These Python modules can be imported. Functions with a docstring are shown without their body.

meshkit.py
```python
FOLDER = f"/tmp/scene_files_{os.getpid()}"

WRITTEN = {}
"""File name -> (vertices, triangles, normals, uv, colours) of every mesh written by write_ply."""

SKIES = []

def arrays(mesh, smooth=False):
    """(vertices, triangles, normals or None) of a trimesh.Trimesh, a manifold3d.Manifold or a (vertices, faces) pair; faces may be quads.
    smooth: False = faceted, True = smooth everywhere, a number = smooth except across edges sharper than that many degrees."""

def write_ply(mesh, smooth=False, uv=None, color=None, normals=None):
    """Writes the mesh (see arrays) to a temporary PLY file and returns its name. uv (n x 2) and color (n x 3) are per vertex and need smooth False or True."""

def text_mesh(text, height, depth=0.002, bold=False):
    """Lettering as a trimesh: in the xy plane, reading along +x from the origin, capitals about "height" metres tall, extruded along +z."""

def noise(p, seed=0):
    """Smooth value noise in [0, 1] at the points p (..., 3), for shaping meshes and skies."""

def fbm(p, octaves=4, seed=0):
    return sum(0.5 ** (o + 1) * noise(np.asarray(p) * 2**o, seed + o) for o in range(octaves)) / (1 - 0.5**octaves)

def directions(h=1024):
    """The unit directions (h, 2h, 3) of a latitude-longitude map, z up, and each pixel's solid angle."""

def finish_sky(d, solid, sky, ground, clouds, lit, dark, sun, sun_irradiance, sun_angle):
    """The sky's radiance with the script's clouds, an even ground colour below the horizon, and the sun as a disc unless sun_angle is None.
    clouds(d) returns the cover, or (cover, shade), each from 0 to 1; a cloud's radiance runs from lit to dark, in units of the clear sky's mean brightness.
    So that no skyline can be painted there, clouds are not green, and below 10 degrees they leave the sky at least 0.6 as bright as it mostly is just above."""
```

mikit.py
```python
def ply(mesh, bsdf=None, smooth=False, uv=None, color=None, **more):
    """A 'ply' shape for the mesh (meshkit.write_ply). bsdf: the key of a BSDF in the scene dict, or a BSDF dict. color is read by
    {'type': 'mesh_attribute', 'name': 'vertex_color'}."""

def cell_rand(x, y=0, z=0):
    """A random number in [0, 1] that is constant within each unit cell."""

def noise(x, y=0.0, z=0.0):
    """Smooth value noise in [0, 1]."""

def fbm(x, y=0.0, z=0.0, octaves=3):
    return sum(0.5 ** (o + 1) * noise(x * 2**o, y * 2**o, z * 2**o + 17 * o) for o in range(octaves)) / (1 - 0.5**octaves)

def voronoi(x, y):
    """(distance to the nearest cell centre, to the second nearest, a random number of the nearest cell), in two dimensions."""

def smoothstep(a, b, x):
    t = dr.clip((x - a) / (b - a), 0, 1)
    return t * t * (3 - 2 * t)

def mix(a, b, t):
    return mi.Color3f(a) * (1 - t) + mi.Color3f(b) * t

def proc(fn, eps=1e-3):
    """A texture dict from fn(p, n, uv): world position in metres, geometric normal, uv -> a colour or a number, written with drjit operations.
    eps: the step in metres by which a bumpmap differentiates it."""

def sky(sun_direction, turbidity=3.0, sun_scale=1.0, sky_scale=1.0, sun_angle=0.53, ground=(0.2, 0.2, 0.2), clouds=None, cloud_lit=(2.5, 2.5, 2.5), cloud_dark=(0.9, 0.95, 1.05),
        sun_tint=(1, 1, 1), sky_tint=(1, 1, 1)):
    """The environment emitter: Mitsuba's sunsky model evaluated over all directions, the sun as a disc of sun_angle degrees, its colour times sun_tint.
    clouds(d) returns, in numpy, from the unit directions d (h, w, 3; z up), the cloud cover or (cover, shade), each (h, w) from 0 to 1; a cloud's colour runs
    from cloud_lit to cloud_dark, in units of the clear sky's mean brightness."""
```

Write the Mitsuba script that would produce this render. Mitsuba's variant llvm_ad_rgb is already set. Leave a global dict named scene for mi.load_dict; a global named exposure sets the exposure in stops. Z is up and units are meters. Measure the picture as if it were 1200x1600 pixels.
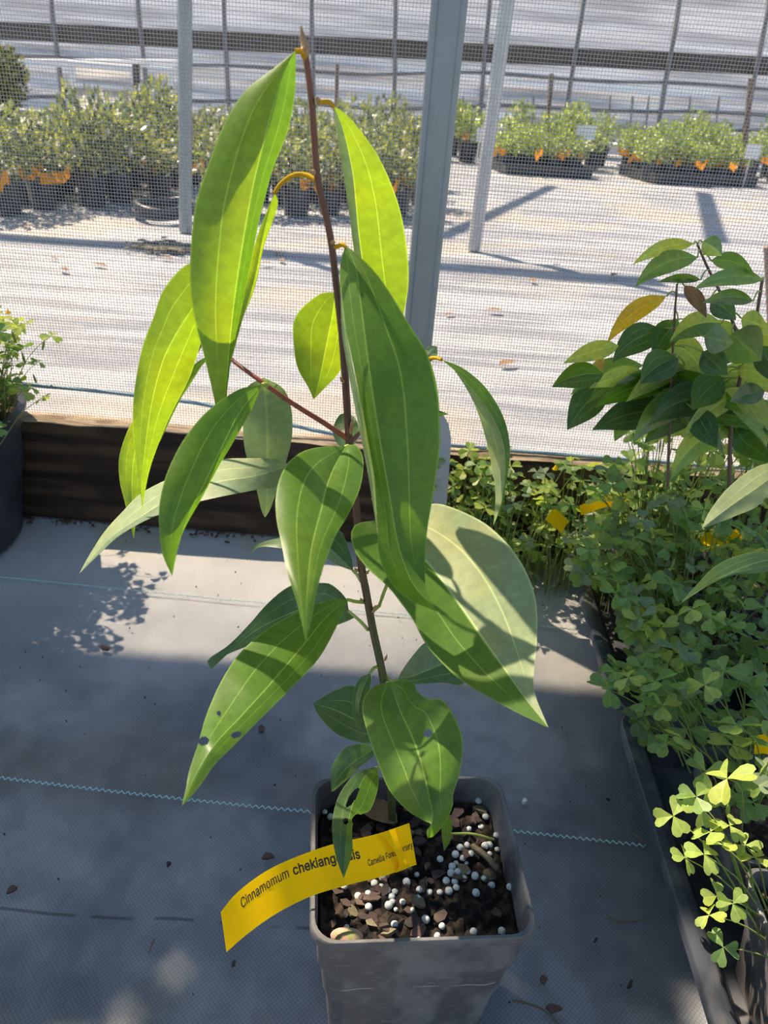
import math, random
import numpy as np, trimesh
import drjit as dr, mitsuba as mi
import mikit, meshkit
from mikit import proc, ply, noise, fbm, voronoi, cell_rand, smoothstep, mix
T = mi.ScalarTransform4f
rnd = random.Random(7)
rng = np.random.default_rng(7)
# ------------------------------------------------------------------ camera
F, TH, RO, CZ = 1190.0, math.radians(30.0), math.radians(4.5), 0.60
FW = np.array([0, math.cos(TH), -math.sin(TH)]); RX = np.array([1.0, 0, 0]); UX = np.cross(RX, FW)
CR = math.cos(RO) * RX + math.sin(RO) * UX
CU = -math.sin(RO) * RX + math.cos(RO) * UX
CAM = np.array([0, 0, CZ])
exposure = 2.7
scene, labels = {}, {}
scene['camera'] = {'type': 'thinlens', 'fov': math.degrees(2 * math.atan(600 / F)), 'fov_axis': 'x',
                   'aperture_radius': 0.0008, 'focus_distance': 0.50, 'near_clip': 0.02, 'far_clip': 200.0,
                   'to_world': T().look_at(origin=CAM.tolist(), target=(CAM + FW).tolist(), up=CU.tolist())}
# ------------------------------------------------------------------ sky and sun
SUN = (-0.55, 0.42, 1.0)
scene['sky'] = mikit.sky(SUN, turbidity=3.0, sun_scale=1.25, sky_scale=.95, sun_angle=0.6, ground=(0.25, 0.25, 0.26), sky_tint=(1.18, 1.02, 0.87))

# ------------------------------------------------------------------ helpers
def ray(x, y): return FW + CR * ((x - 600) / F) - CU * ((y - 800) / F)
def az(x, y, z): d = ray(x, y); return CAM + d * ((z - CZ) / d[2])
def ay(x, y, Y): d = ray(x, y); return CAM + d * (Y / d[1])

def numbered(name):
    if name not in scene and name not in labels and not any(k.startswith(name + '__') for k in scene): return name
    i = 1
    while True:
        k = f'{name}_{i:03d}'
        if k not in scene and k not in labels and not any(q.startswith(k + '__') for q in list(scene)[-400:]): return k
        i += 1
COUNT = {}
def key(name):
    n = COUNT.get(name, 0); COUNT[name] = n + 1
    return name if n == 0 else f'{name}_{n:03d}'
def thing(name, label, cat, group=None):
    k = key(name); labels[k] = {'label': label, 'category': cat}
    if group: labels[k]['group'] = group
    return k
def struct(name, label=None):
    k = key(name); labels[k] = {'kind': 'structure'}
    if label: labels[k]['label'] = label
    return k
def put(k, d, to=None):
    scene[k] = d if to is None else {**d, 'to_world': to}
    return k
def part(parent, name, d, to=None, label=None, stuff=False):
    k = key(parent + '__' + name)
    put(k, d, to)
    if label or stuff:
        labels[k] = {}
        if label: labels[k]['label'] = label
        if stuff: labels[k]['kind'] = 'stuff'
    return k
ORD = ['first', 'second', 'third', 'fourth', 'fifth', 'sixth', 'seventh', 'eighth', 'ninth', 'tenth', 'eleventh', 'twelfth', 'last']
cat = trimesh.util.concatenate
def TM(v, f): return trimesh.Trimesh(np.asarray(v, float), np.asarray(f, int), process=False)

def smooth_poly(pts, n):
    """n points at even arc length along a Catmull-Rom curve through pts (any dimension)."""
    p = np.asarray(pts, float)
    if len(p) == 2: return p[0] + (p[1] - p[0]) * np.linspace(0, 1, n)[:, None]
    q = np.vstack([2 * p[0] - p[1], p, 2 * p[-1] - p[-2]])
    out = []
    for i in range(len(p) - 1):
        a, b, c, d = q[i:i + 4]
        t = np.linspace(0, 1, 16, endpoint=False)[:, None]
        out.append(0.5 * (2 * b + (c - a) * t + (2 * a - 5 * b + 4 * c - d) * t**2 + (3 * b - a - 3 * c + d) * t**3))
    out = np.vstack(out + [p[-1:]])
    s = np.r_[0, np.cumsum(np.linalg.norm(np.diff(out[:, :min(3, out.shape[1])], axis=0), axis=1))]
    w = np.linspace(0, s[-1], n)
    return np.stack([np.interp(w, s, out[:, k]) for k in range(out.shape[1])], 1)

def tube(pts, rad, sides=8, caps=True):
    p = np.asarray(pts, float); n = len(p)
    r = np.broadcast_to(rad, (n,)) if np.ndim(rad) <= 1 else rad
    t = np.gradient(p, axis=0); t /= np.linalg.norm(t, axis=1, keepdims=True) + 1e-12
    ref = np.array([0.37, 0.2, 0.9]) if abs(t[0] @ np.array([0.37, 0.2, 0.9])) < 0.85 else np.array([0.9, -0.3, 0.1])
    a = np.cross(t, ref); a /= np.linalg.norm(a, axis=1, keepdims=True) + 1e-12
    b = np.cross(t, a)
    ang = np.arange(sides) * 2 * np.pi / sides
    v = p[:, None] + r[:, None, None] * (np.cos(ang)[None, :, None] * a[:, None] + np.sin(ang)[None, :, None] * b[:, None])
    v = v.reshape(-1, 3)
    i, j = np.meshgrid(np.arange(n - 1), np.arange(sides), indexing='ij')
    q = np.stack([i * sides + j, i * sides + (j + 1) % sides, (i + 1) * sides + (j + 1) % sides, (i + 1) * sides + j], -1).reshape(-1, 4)
    f = np.vstack([q[:, [0, 2, 1]], q[:, [0, 3, 2]]])
    if caps:
        m = len(v); v = np.vstack([v, p[:1], p[-1:]])
        k = np.arange(sides)
        f = np.vstack([f, np.stack([np.full(sides, m), k, (k + 1) % sides], 1), np.stack([np.full(sides, m + 1), (n - 1) * sides + (k + 1) % sides, (n - 1) * sides + k], 1)])
    return TM(v, f)

def loft(rings, close_start=True, close_end=True):
    """rings: equal-length lists of 3D points."""
    R_ = np.asarray(rings, float); n, m = R_.shape[:2]
    v = R_.reshape(-1, 3)
    i, j = np.meshgrid(np.arange(n - 1), np.arange(m), indexing='ij')
    q = np.stack([i * m + j, i * m + (j + 1) % m, (i + 1) * m + (j + 1) % m, (i + 1) * m + j], -1).reshape(-1, 4)
    f = [q[:, [0, 1, 2]], q[:, [0, 2, 3]]]
    k = np.arange(m)
    if close_start:
        v = np.vstack([v, R_[0].mean(0)]); f.append(np.stack([np.full(m, len(v) - 1), (k + 1) % m, k], 1))
    if close_end:
        v = np.vstack([v, R_[-1].mean(0)]); f.append(np.stack([np.full(m, len(v) - 1), (n - 1) * m + k, (n - 1) * m + (k + 1) % m], 1))
    return TM(v, np.vstack(f))
def rsq(hx, hy, r, z, n=6):
    """rounded rectangle ring, counter-clockwise"""
    out = []
    for cx, cy, a0 in ((hx - r, hy - r, 0), (-hx + r, hy - r, 90), (-hx + r, -hy + r, 180), (hx - r, -hy + r, 270)):
        for a in np.radians(np.linspace(a0, a0 + 90, n)): out.append((cx + r * math.cos(a), cy + r * math.sin(a), z))
    return out
def circ(r, z, n=40): return [(r * math.cos(a), r * math.sin(a), z) for a in np.arange(n) * 2 * math.pi / n]
def box(c, s, bevel=0.0):
    if not bevel: return trimesh.creation.box(extents=s, transform=trimesh.transformations.translation_matrix(c))
    s = np.asarray(s) / 2; pts = []
    for sg in np.ndindex(2, 2, 2):
        g = np.array(sg) * 2 - 1
        for k in range(3):
            q = s - bevel; q[k] = s[k]; pts.append(g * q)
    m = trimesh.convex.convex_hull(np.array(pts)); m.apply_translation(c); return m
def bar(p0, p1, w, h, bevel=0.0, up=(0, 0, 1)):
    p0, p1 = np.asarray(p0, float), np.asarray(p1, float); d = p1 - p0; L = np.linalg.norm(d); d /= L
    a = np.cross(d, up); a /= np.linalg.norm(a); b = np.cross(a, d)
    m = box((0, 0, 0), (L, w, h), bevel)
    M = np.eye(4); M[:3, 0] = d; M[:3, 1] = a; M[:3, 2] = b; M[:3, 3] = (p0 + p1) / 2
    m.apply_transform(M); return m

# ------------------------------------------------------------------ materials
def two(d): return {'type': 'twosided', 'bsdf': d}
def princ(col, rough=0.6, spec=0.5, **k):
    c = {'type': 'rgb', 'value': list(col)} if isinstance(col, (tuple, list)) else col
    return two({'type': 'principled', 'base_color': c, 'roughness': rough, 'specular': spec, **k})
def C3(*c): return mi.Color3f(*c)

SEAM_Y = [0.478, 0.785]
def fabric_col(p, n, uv):
    x, y = p.x, p.y
    far = smoothstep(0.95, 1.3, y)
    big = fbm(x * 7, y * 7, 1.0, 4)
    fine = fbm(x * 55, y * 55, 3.0, 3)
    c = mix(C3(.118, .128, .140), C3(.225, .234, .240), smoothstep(.34, .66, big))
    c = mix(c, C3(.170, .160, .125), .7 * smoothstep(.52, .72, fbm(x * 4 + 5, y * 4, 7.0, 4)))
    c = c * (0.75 + .5 * fine)
    # weave: flat tapes crossing, 2.4 mm
    wx, wy = dr.floor(x / .0019), dr.floor(y / .0019)
    chk = dr.select(((mi.Int32(wx) + mi.Int32(wy)) & 1) == 0, mi.Float(1), mi.Float(0))
    near = 1 - smoothstep(.75, 1.0, y)
    c = c * (1 + near * .26 * (chk - .5))
    cr = dr.abs(y - (.3640 + .02 * x) - .006 * (fbm(x * 14, 1.0, 5.0, 2) - .5)) + dr.select(x > -.03, mi.Float(1), mi.Float(0))
    c = c * (1 - .55 * (1 - smoothstep(.0004, .0022, cr)) * smoothstep(.35, .55, fbm(x * 60, 3.0, 1.0, 2)))
    dust_sunlit = smoothstep(.50, .93, y) * (1 - far)
    c = mix(c, C3(.58, .56, .52), dust_sunlit * (.60 + .35 * fbm(x * 12, y * 12, 2.0, 3)))  # pale dust, made brighter to paint in the sunlit strip
    moss = smoothstep(.84, .92, y) * (1 - far) * smoothstep(.35, .6, fbm(x * 9, y * 9, 9.0, 3))
    c = mix(c, C3(.40, .37, .22), moss * .6)
    # paler, dusty cloth of the aisle behind the screen
    str_ = fbm(x * 3, y * 26, 4.0, 4)
    a = mix(C3(.18, .187, .208), C3(.315, .32, .335), smoothstep(.3, .7, str_))
    a = mix(a, C3(.36, .31, .24), .6 * smoothstep(.55, .75, fbm(x * 2.2, y * 2.2, 12.0, 4)))
    return mix(c, a, far)
def fabric_bump(p, n, uv):
    x, y = p.x, p.y
    near = 1 - smoothstep(.75, 1.0, y)
    w = dr.sin(x * 2 * math.pi / .0024) * dr.sin(y * 2 * math.pi / .0024)
    return near * .00008 * w + .0012 * fbm(x * 24, y * 24, 1.0, 3) + .003 * fbm(x * 6, y * 9, 1.0, 2)
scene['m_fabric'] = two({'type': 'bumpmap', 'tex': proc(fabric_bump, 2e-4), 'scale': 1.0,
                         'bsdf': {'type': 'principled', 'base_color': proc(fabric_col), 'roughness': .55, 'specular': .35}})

VAR_R = [(.095, .185, .025), (.070, .150, .020), (.066, .135, .050), (.31, .38, .20), (.55, .42, .04), (.22, .14, .08), (.19, .31, .09), (.33, .44, .11), (.22, .29, .16)]
VAR_T = [(.34, .52, .008), (.14, .31, .005), (.08, .17, .03), (.25, .36, .08), (.75, .52, .02), (.28, .14, .03), (.22, .40, .05), (.55, .68, .08), (.16, .27, .07)]
def leaf_col(p, n, uv, VAR):
    k = dr.floor(uv.x * .5)
    s = (uv.x - 2 * k) * 2 - 1
    v = uv.y
    base = C3(0, 0, 0)
    for i, c in enumerate(VAR): base = dr.select(dr.abs(k - i) < .5, C3(*c), base)
    a = dr.abs(s)
    big = k < 5.5
    mot = fbm(p.x * 300, p.y * 300, p.z * 300, 3)
    base = base * (.80 + .4 * mot)
    base = mix(base, base * C3(1.25, 1.0, .6), .5 * smoothstep(.45, .7, fbm(p.x * 40, p.y * 40, p.z * 40, 2)))
    vein = base * 1.3 + C3(.11, .13, .04)
    mid = 1 - smoothstep(.012, .032, a)
    lat = (1 - smoothstep(.006, .022, dr.abs(a - .47 - .04 * dr.sin(v * 7)))) * (1 - smoothstep(.72, .95, v)) * .8
    tv = v * 9 - a * 1.3
    cr = (1 - smoothstep(.0, .035, dr.abs(tv - dr.round(tv)))) * smoothstep(.47, .5, a) * .16
    tw = v * 34 + a * 2
    cr = dr.maximum(cr, (1 - smoothstep(.0, .10, dr.abs(tw - dr.round(tw)))) * .05)
    edge = smoothstep(.955, .985, a) * .75
    m = dr.maximum(dr.maximum(mid, edge), dr.maximum(lat, cr))
    small = dr.maximum(1 - smoothstep(.03, .08, a), 0) * .4
    return mix(base, vein, dr.select(big, m, small))
def leafy(reflect, through, rough, w=.5, spec=.5):
    """a leaf: a glossy reflecting face and light passing through the blade"""
    return {'type': 'blendbsdf', 'weight': w, 'a': princ(reflect, rough, spec), 'b': {'type': 'principledthin', 'base_color': through, 'roughness': rough, 'diff_trans': 2.0, 'spec_trans': 0.0, 'eta': 1.35}}
scene['m_leaf'] = leafy(proc(lambda p, n, uv: leaf_col(p, n, uv, VAR_R)), proc(lambda p, n, uv: leaf_col(p, n, uv, VAR_T)), .42)
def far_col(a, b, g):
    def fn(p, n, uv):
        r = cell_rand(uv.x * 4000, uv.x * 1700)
        return dr.select(r > .90, C3(*g), mix(C3(*a), C3(*b), r))  # a few near-white leaves: glints of gloss painted into the colour
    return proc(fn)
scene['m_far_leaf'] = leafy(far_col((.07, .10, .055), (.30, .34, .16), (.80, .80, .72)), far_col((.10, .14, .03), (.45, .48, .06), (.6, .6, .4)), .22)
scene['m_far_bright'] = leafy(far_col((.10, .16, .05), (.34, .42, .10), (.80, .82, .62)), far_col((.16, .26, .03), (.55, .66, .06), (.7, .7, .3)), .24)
def stem_col(p, n, uv):
    h = smoothstep(.26, .42, p.z)
    c = mix(C3(.055, .075, .02), C3(.075, .030, .018), h)
    c = mix(c, C3(.17, .055, .022), smoothstep(.50, .62, p.z) * .9)
    return c * (.7 + .6 * fbm(p.x * 500, p.y * 500, p.z * 160, 3))
scene['m_stem'] = princ(proc(stem_col), .45)
scene['m_branch'] = princ(proc(lambda p, n, uv: C3(.20, .05, .025) * (.7 + .6 * fbm(p.x * 400, p.y * 400, p.z * 400, 3))), .45)
scene['m_petiole'] = {'type': 'principledthin', 'base_color': {'type': 'rgb', 'value': [.52, .33, .03]}, 'roughness': .4, 'diff_trans': .5, 'eta': 1.45}
scene['m_petiole_green'] = princ((.24, .30, .05), .4)
scene['m_bud'] = princ(proc(lambda p, n, uv: mix(C3(.25, .10, .06), C3(.33, .26, .12), fbm(p.x * 300, p.y * 300, p.z * 300, 2))), .5)
scene['m_seedstem'] = princ((.12, .075, .05), .55)
scene['m_weedstem'] = {'type': 'principledthin', 'base_color': {'type': 'rgb', 'value': [.26, .33, .09]}, 'roughness': .5, 'diff_trans': .6, 'eta': 1.45}
def pot_col(p, n, uv):
    f = fbm(p.x * 45, p.y * 45, p.z * 25, 4)
    c = mix(C3(.058, .058, .060), C3(.125, .123, .120), smoothstep(.35, .7, f))
    scr = smoothstep(.70, .78, fbm(p.x * 160, p.y * 160, p.z * 500, 2))
    c = mix(c, C3(.18, .18, .17), scr * .35)
    line = 1 - smoothstep(.0004, .0010, dr.abs(p.z - .116 - .004 * (fbm(p.x * 60, p.y * 60, 1.0, 2) - .5)))
    return mix(c, C3(.26, .26, .25), .7 * line * smoothstep(.4, .6, fbm(p.x * 90, p.y * 90, 3.0, 2)))
scene['m_pot'] = princ(proc(pot_col), .5, .5)
scene['m_blackplastic'] = princ(proc(lambda p, n, uv: C3(.028, .030, .035) * (.7 + .7 * fbm(p.x * 30, p.y * 30, p.z * 30, 3))), .42, .5)
scene['m_tray'] = princ(proc(lambda p, n, uv: mix(C3(.045, .052, .065), C3(.10, .10, .105), smoothstep(.5, .75, fbm(p.x * 40, p.y * 40, p.z * 40, 4)))), .38, .5)
scene['m_soil'] = princ(proc(lambda p, n, uv: mix(C3(.008, .007, .006), C3(.040, .028, .020), smoothstep(.4, .75, fbm(p.x * 260, p.y * 260, p.z * 260, 3)))), .85, .2)
scene['m_weedsoil'] = princ(proc(lambda p, n, uv: mix(C3(.02, .014, .010), C3(.20, .13, .08), smoothstep(.45, .75, fbm(p.x * 140, p.y * 140, p.z * 140, 3)))), .85, .2)
for i, c in enumerate([(.050, .034, .028), (.085, .054, .042), (.034, .026, .023), (.13, .11, .065)]):
    scene[f'm_bark{i}'] = princ(proc((lambda c: lambda p, n, uv: C3(*c) * (.55 + .9 * fbm(p.x * 180, p.y * 420, p.z * 300, 3)))(c)), .75, .3)
scene['m_bead'] = princ(proc(lambda p, n, uv: mix(C3(.46, .49, .46), C3(.30, .33, .29), smoothstep(.55, .8, fbm(p.x * 500, p.y * 500, p.z * 500, 2)))), .5, .4)
scene['m_tag'] = {'type': 'principledthin', 'base_color': {'type': 'rgb', 'value': [.96, .57, .006]}, 'roughness': .38, 'diff_trans': .35, 'eta': 1.45}
scene['m_ink'] = princ((.012, .010, .008), .6)
def wood_col(p, n, uv):
    g = fbm(p.x * 4, p.y * 70, p.z * 70, 4)
    c = mix(C3(.022, .013, .008), C3(.085, .050, .028), smoothstep(.3, .7, g))
    top = smoothstep(.5, .9, n.z)
    c = mix(c, mix(C3(.20, .14, .085), C3(.36, .28, .19), smoothstep(.3, .7, fbm(p.x * 30, p.y * 160, 2.0, 3))), top)  # top painted paler as if sunlit, the front dark as if shaded
    return mix(c, C3(.02, .013, .008), .75 * smoothstep(.45, .65, fbm(p.x * 9, p.y * 9, p.z * 20, 4)) * (1 - top))
scene['m_wood'] = princ(proc(wood_col), .8, .25)
scene['m_net'] = {'type': 'principledthin', 'base_color': {'type': 'rgb', 'value': [.42, .43, .45]}, 'roughness': .45, 'diff_trans': .6, 'eta': 1.45}
def galv(p, n, uv):
    d, e, r = voronoi((p.x + p.y) * 90, p.z * 90)
    return C3(.25, .285, .285) * (.94 + .06 * r + .22 * (fbm(p.x * 20, p.y * 20, p.z * 9, 3) - .5))
scene['m_galv'] = princ(proc(galv), .40, .5, metallic=.25)
scene['m_pole'] = princ(proc(lambda p, n, uv: C3(.42, .43, .43) * (.75 + .5 * fbm(p.x * 12, p.y * 12, p.z * 6, 3))), .4, .5, metallic=.3)
scene['m_rust'] = princ(proc(lambda p, n, uv: C3(.17, .12, .085) * (.6 + .8 * fbm(p.x * 20, p.y * 20, p.z * 8, 3))), .7, .3)
scene['m_cord'] = princ((.19, .29, .34), .6)
scene['m_seam'] = princ((.42, .60, .55), .6)
scene['m_film'] = {'type': 'principledthin', 'base_color': proc(lambda p, n, uv: mix(C3(.50, .50, .51), C3(.92, .92, .92), smoothstep(.3, .7, fbm(p.x * 1.1, p.y * .5, p.z * 13, 4)))), 'roughness': .30, 'diff_trans': 1.55, 'eta': 1.5}
scene['m_hipboard'] = princ(proc(lambda p, n, uv: C3(.085, .068, .055) * (.5 + 1.0 * fbm(p.x * 3, p.y * 3, p.z * 60, 4))), .8, .3)
scene['m_hoop'] = princ((.16, .155, .15), .5, .5)
scene['m_white'] = princ((.72, .72, .70), .5)
scene['m_greyplate'] = princ((.38, .39, .39), .45)
scene['m_orange'] = {'type': 'principledthin', 'base_color': {'type': 'rgb', 'value': [.90, .34, .015]}, 'roughness': .4, 'diff_trans': .7, 'eta': 1.45}
scene['m_red'] = princ((.55, .06, .06), .5)
scene['m_dry'] = {'type': 'principledthin', 'base_color': proc(lambda p, n, uv: C3(.30, .19, .11) * (.7 + .6 * fbm(p.x * 200, p.y * 200, p.z * 200, 3))), 'roughness': .6, 'diff_trans': .5, 'eta': 1.4}
scene['m_flower'] = {'type': 'principledthin', 'base_color': {'type': 'rgb', 'value': [.85, .62, .02]}, 'roughness': .5, 'diff_trans': .8, 'eta': 1.4}
scene['m_conifer'] = {'type': 'principledthin', 'base_color': proc(lambda p, n, uv: mix(C3(.03, .05, .02), C3(.30, .30, .04), cell_rand(uv.x * 4000, uv.x * 1700))), 'roughness': .5, 'diff_trans': .6, 'eta': 1.4}

# ------------------------------------------------------------------ the ground
YB = 0.945           # front of the timber board
def ground_mesh():
    xs = np.r_[np.linspace(-9, -1.2, 30), np.linspace(-1.15, 1.3, 120), np.linspace(1.35, 11, 34)]
    ys = np.r_[np.linspace(-1.5, .1, 12), np.linspace(.13, 1.1, 90), np.linspace(1.12, 4, 130), np.linspace(4.1, 14, 60)]
    X, Y = np.meshgrid(xs, ys)
    P = np.stack([X, Y, 0 * X], -1)
    far = np.clip((Y - 1.05) / .5, 0, 1)
    z = .004 * (meshkit.fbm(P * [6, 6, 0], 3) - .5) * np.clip((Y + .2), 0, 1)
    # wrinkles of the loose cloth in the aisle
    z += far * np.clip(1.4 - .15 * Y, .2, 1) * .018 * (meshkit.fbm(np.stack([X * 1.6, Y * 11, 0 * X], -1), 3, 5) - .5)
    P[..., 2] = z - .004
    n, m = X.shape
    i, j = np.meshgrid(np.arange(n - 1), np.arange(m - 1), indexing='ij'); a = (i * m + j).ravel()
    return TM(P.reshape(-1, 3), np.vstack([np.stack([a, a + 1, a + m + 1], 1), np.stack([a, a + m + 1, a + m], 1)]))
fl = struct('floor')
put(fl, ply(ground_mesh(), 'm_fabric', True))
for k, (pl, pr) in enumerate((((0, 1215), (1010, 1324)), ((20, 905), (900, 985)))):
    a, b = az(*pl, 0.001), az(*pr, 0.001)
    a2 = a + (a - b) * .3; n = int(np.linalg.norm(b - a2) / .0030)
    t = np.linspace(0, 1, n)[:, None]
    q = a2 + (b - a2) * t
    q[:, 1] += np.where(np.arange(n) % 2, .0016, -.0016) + .002 * np.sin(q[:, 0] * 9)
    q[:, 2] = .0012
    part(fl, 'seam_thread', ply(tube(q, .0007, 4), 'm_seam', True), stuff=True, label='pale green zigzag stitching woven into the dark ground cloth')

# ------------------------------------------------------------------ timber board, cord, screen
bd = thing('timber_board', 'long weathered timber board on edge along the foot of the mesh screen', 'board')
ZB = ay(130, 668, YB)[2]
def board_mesh():
    xs = np.linspace(-1.1, 1.35, 140)
    prof = [(0, 0), (0, .25), (0, .5), (0, .75), (0, .93), (.004, 1), (.02, 1.0), (.036, 1.0), (.040, .97), (.040, 0)]
    rings = []
    for x in xs:
        ring = []
        for k, (dy, h) in enumerate(prof):
            w = .004 * (meshkit.fbm(np.array([x * 5, k * .9, 2.0]), 3) - .5)
            ring.append((x, YB + dy + w * (1 if dy < .03 else .2), max(0, h * ZB + (.010 * (meshkit.fbm(np.array([x * 14, 3.0, dy * 90]), 3) - .5) if h > .9 else 0))))
        rings.append(ring[::-1])
    m = loft(rings); return m
put(bd, ply(board_mesh(), 'm_wood', 35))
YN = YB + .030
cd = thing('edge_cord', 'blue grey cord drawn along the bottom hem of the mesh screen', 'cord')
cp = [ay(x, y, YN - .006) for x, y in ((-120, 585), (0, 597), (180, 614), (330, 634), (520, 678), (680, 694), (900, 712), (1300, 742))]
put(cd, ply(tube(smooth_poly(cp, 60), .0028, 6), 'm_cord', True))

def net_mesh():
    x0, x1, z0, z1, pitch, r = -1.0, 1.25, ZB - .03, 1.0, .0038, .00033
    out_v, out_f, base = [], [], 0
    tri = np.array([[0, 1.0], [-.87, -.5], [.87, -.5]]) * r
    def bulge(x, z): return YN + .010 * (meshkit.fbm(np.stack([x * 3, z * 3, 0 * x], -1), 2, 3) - .5)
    def add(P, A):                                           # P (n,3) path, A axis across
        nonlocal base
        n = len(P); B = np.array([0, 1.0, 0])
        v = (P[:, None] + tri[None, :, :1] * A + tri[None, :, 1:] * B).reshape(-1, 3)
        i, j = np.meshgrid(np.arange(n - 1), np.arange(3), indexing='ij')
        q = np.stack([i * 3 + j, i * 3 + (j + 1) % 3, (i + 1) * 3 + (j + 1) % 3, (i + 1) * 3 + j], -1).reshape(-1, 4) + base
        out_v.append(v); out_f.append(q[:, [0, 1, 2]]); out_f.append(q[:, [0, 2, 3]]); base += len(v)
    zz = np.linspace(z0, z1, 12)
    for x in np.arange(x0, x1, pitch):
        xx = x + .003 * (meshkit.noise(np.stack([0 * zz + x * 4, zz * 4, 0 * zz], -1), 8) - .5)
        add(np.stack([xx, bulge(xx, zz), zz], 1), np.array([1.0, 0, 0]))
    xx = np.linspace(x0, x1, 34)
    for z in np.arange(z0, z1, pitch):
        low = max(0, 1 - (z - z0) / .25)
        z_ = z + .006 * (meshkit.noise(np.stack([xx * 2.5, 0 * xx + z * 4, 0 * xx], -1), 9) - .5) - low * .006 * np.sin(xx * 5)
        add(np.stack([xx, bulge(xx, z_) - .0004, z_], 1), np.array([0, 0, 1.0]))
    return TM(np.vstack(out_v), np.vstack(out_f))
nt = thing('mesh_screen', 'fine grey insect mesh screen stretched above the timber board behind the plant', 'screen')
put(nt, ply(net_mesh(), 'm_net', False)); labels[nt]['kind'] = 'stuff'

# near post: lipped steel channel standing in front of the screen
ps = thing('channel_post', 'galvanized steel channel post standing against the near side of the mesh screen', 'post')
def near_post():
    Y = YB - .045
    a, b = ay(709, -60, Y), ay(650, 560, Y)
    d = a - b; b = b - d * (b[2] / d[2]); a = a + d * .4       # down to the ground
    w = .0178
    prof = [(-w, 0), (-w, .030), (w, .030), (w, 0), (w * .62, 0), (w * .62, .003), (w - .003, .003), (w - .003, .027), (-w + .003, .027), (-w + .003, .004), (-w * .62, .004), (-w * .62, 0)]
    # front web with rolled edges
    prof = [(-w, .002), (-w + .002, 0), (-w + .0055, 0), (-w + .0075, .0022), (w - .0075, .0022), (w - .0055, 0), (w - .002, 0), (w, .002), (w, .032), (w - .003, .032), (w - .003, .006), (-w + .003, .006), (-w + .003, .032), (-w, .032)]
    rings = [[(p[0] + x, p[1] + y, p[2]) for x, y in prof] for p in (b, a)]
    return loft(rings)
put(ps, ply(near_post(), 'm_galv', False))

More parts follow.
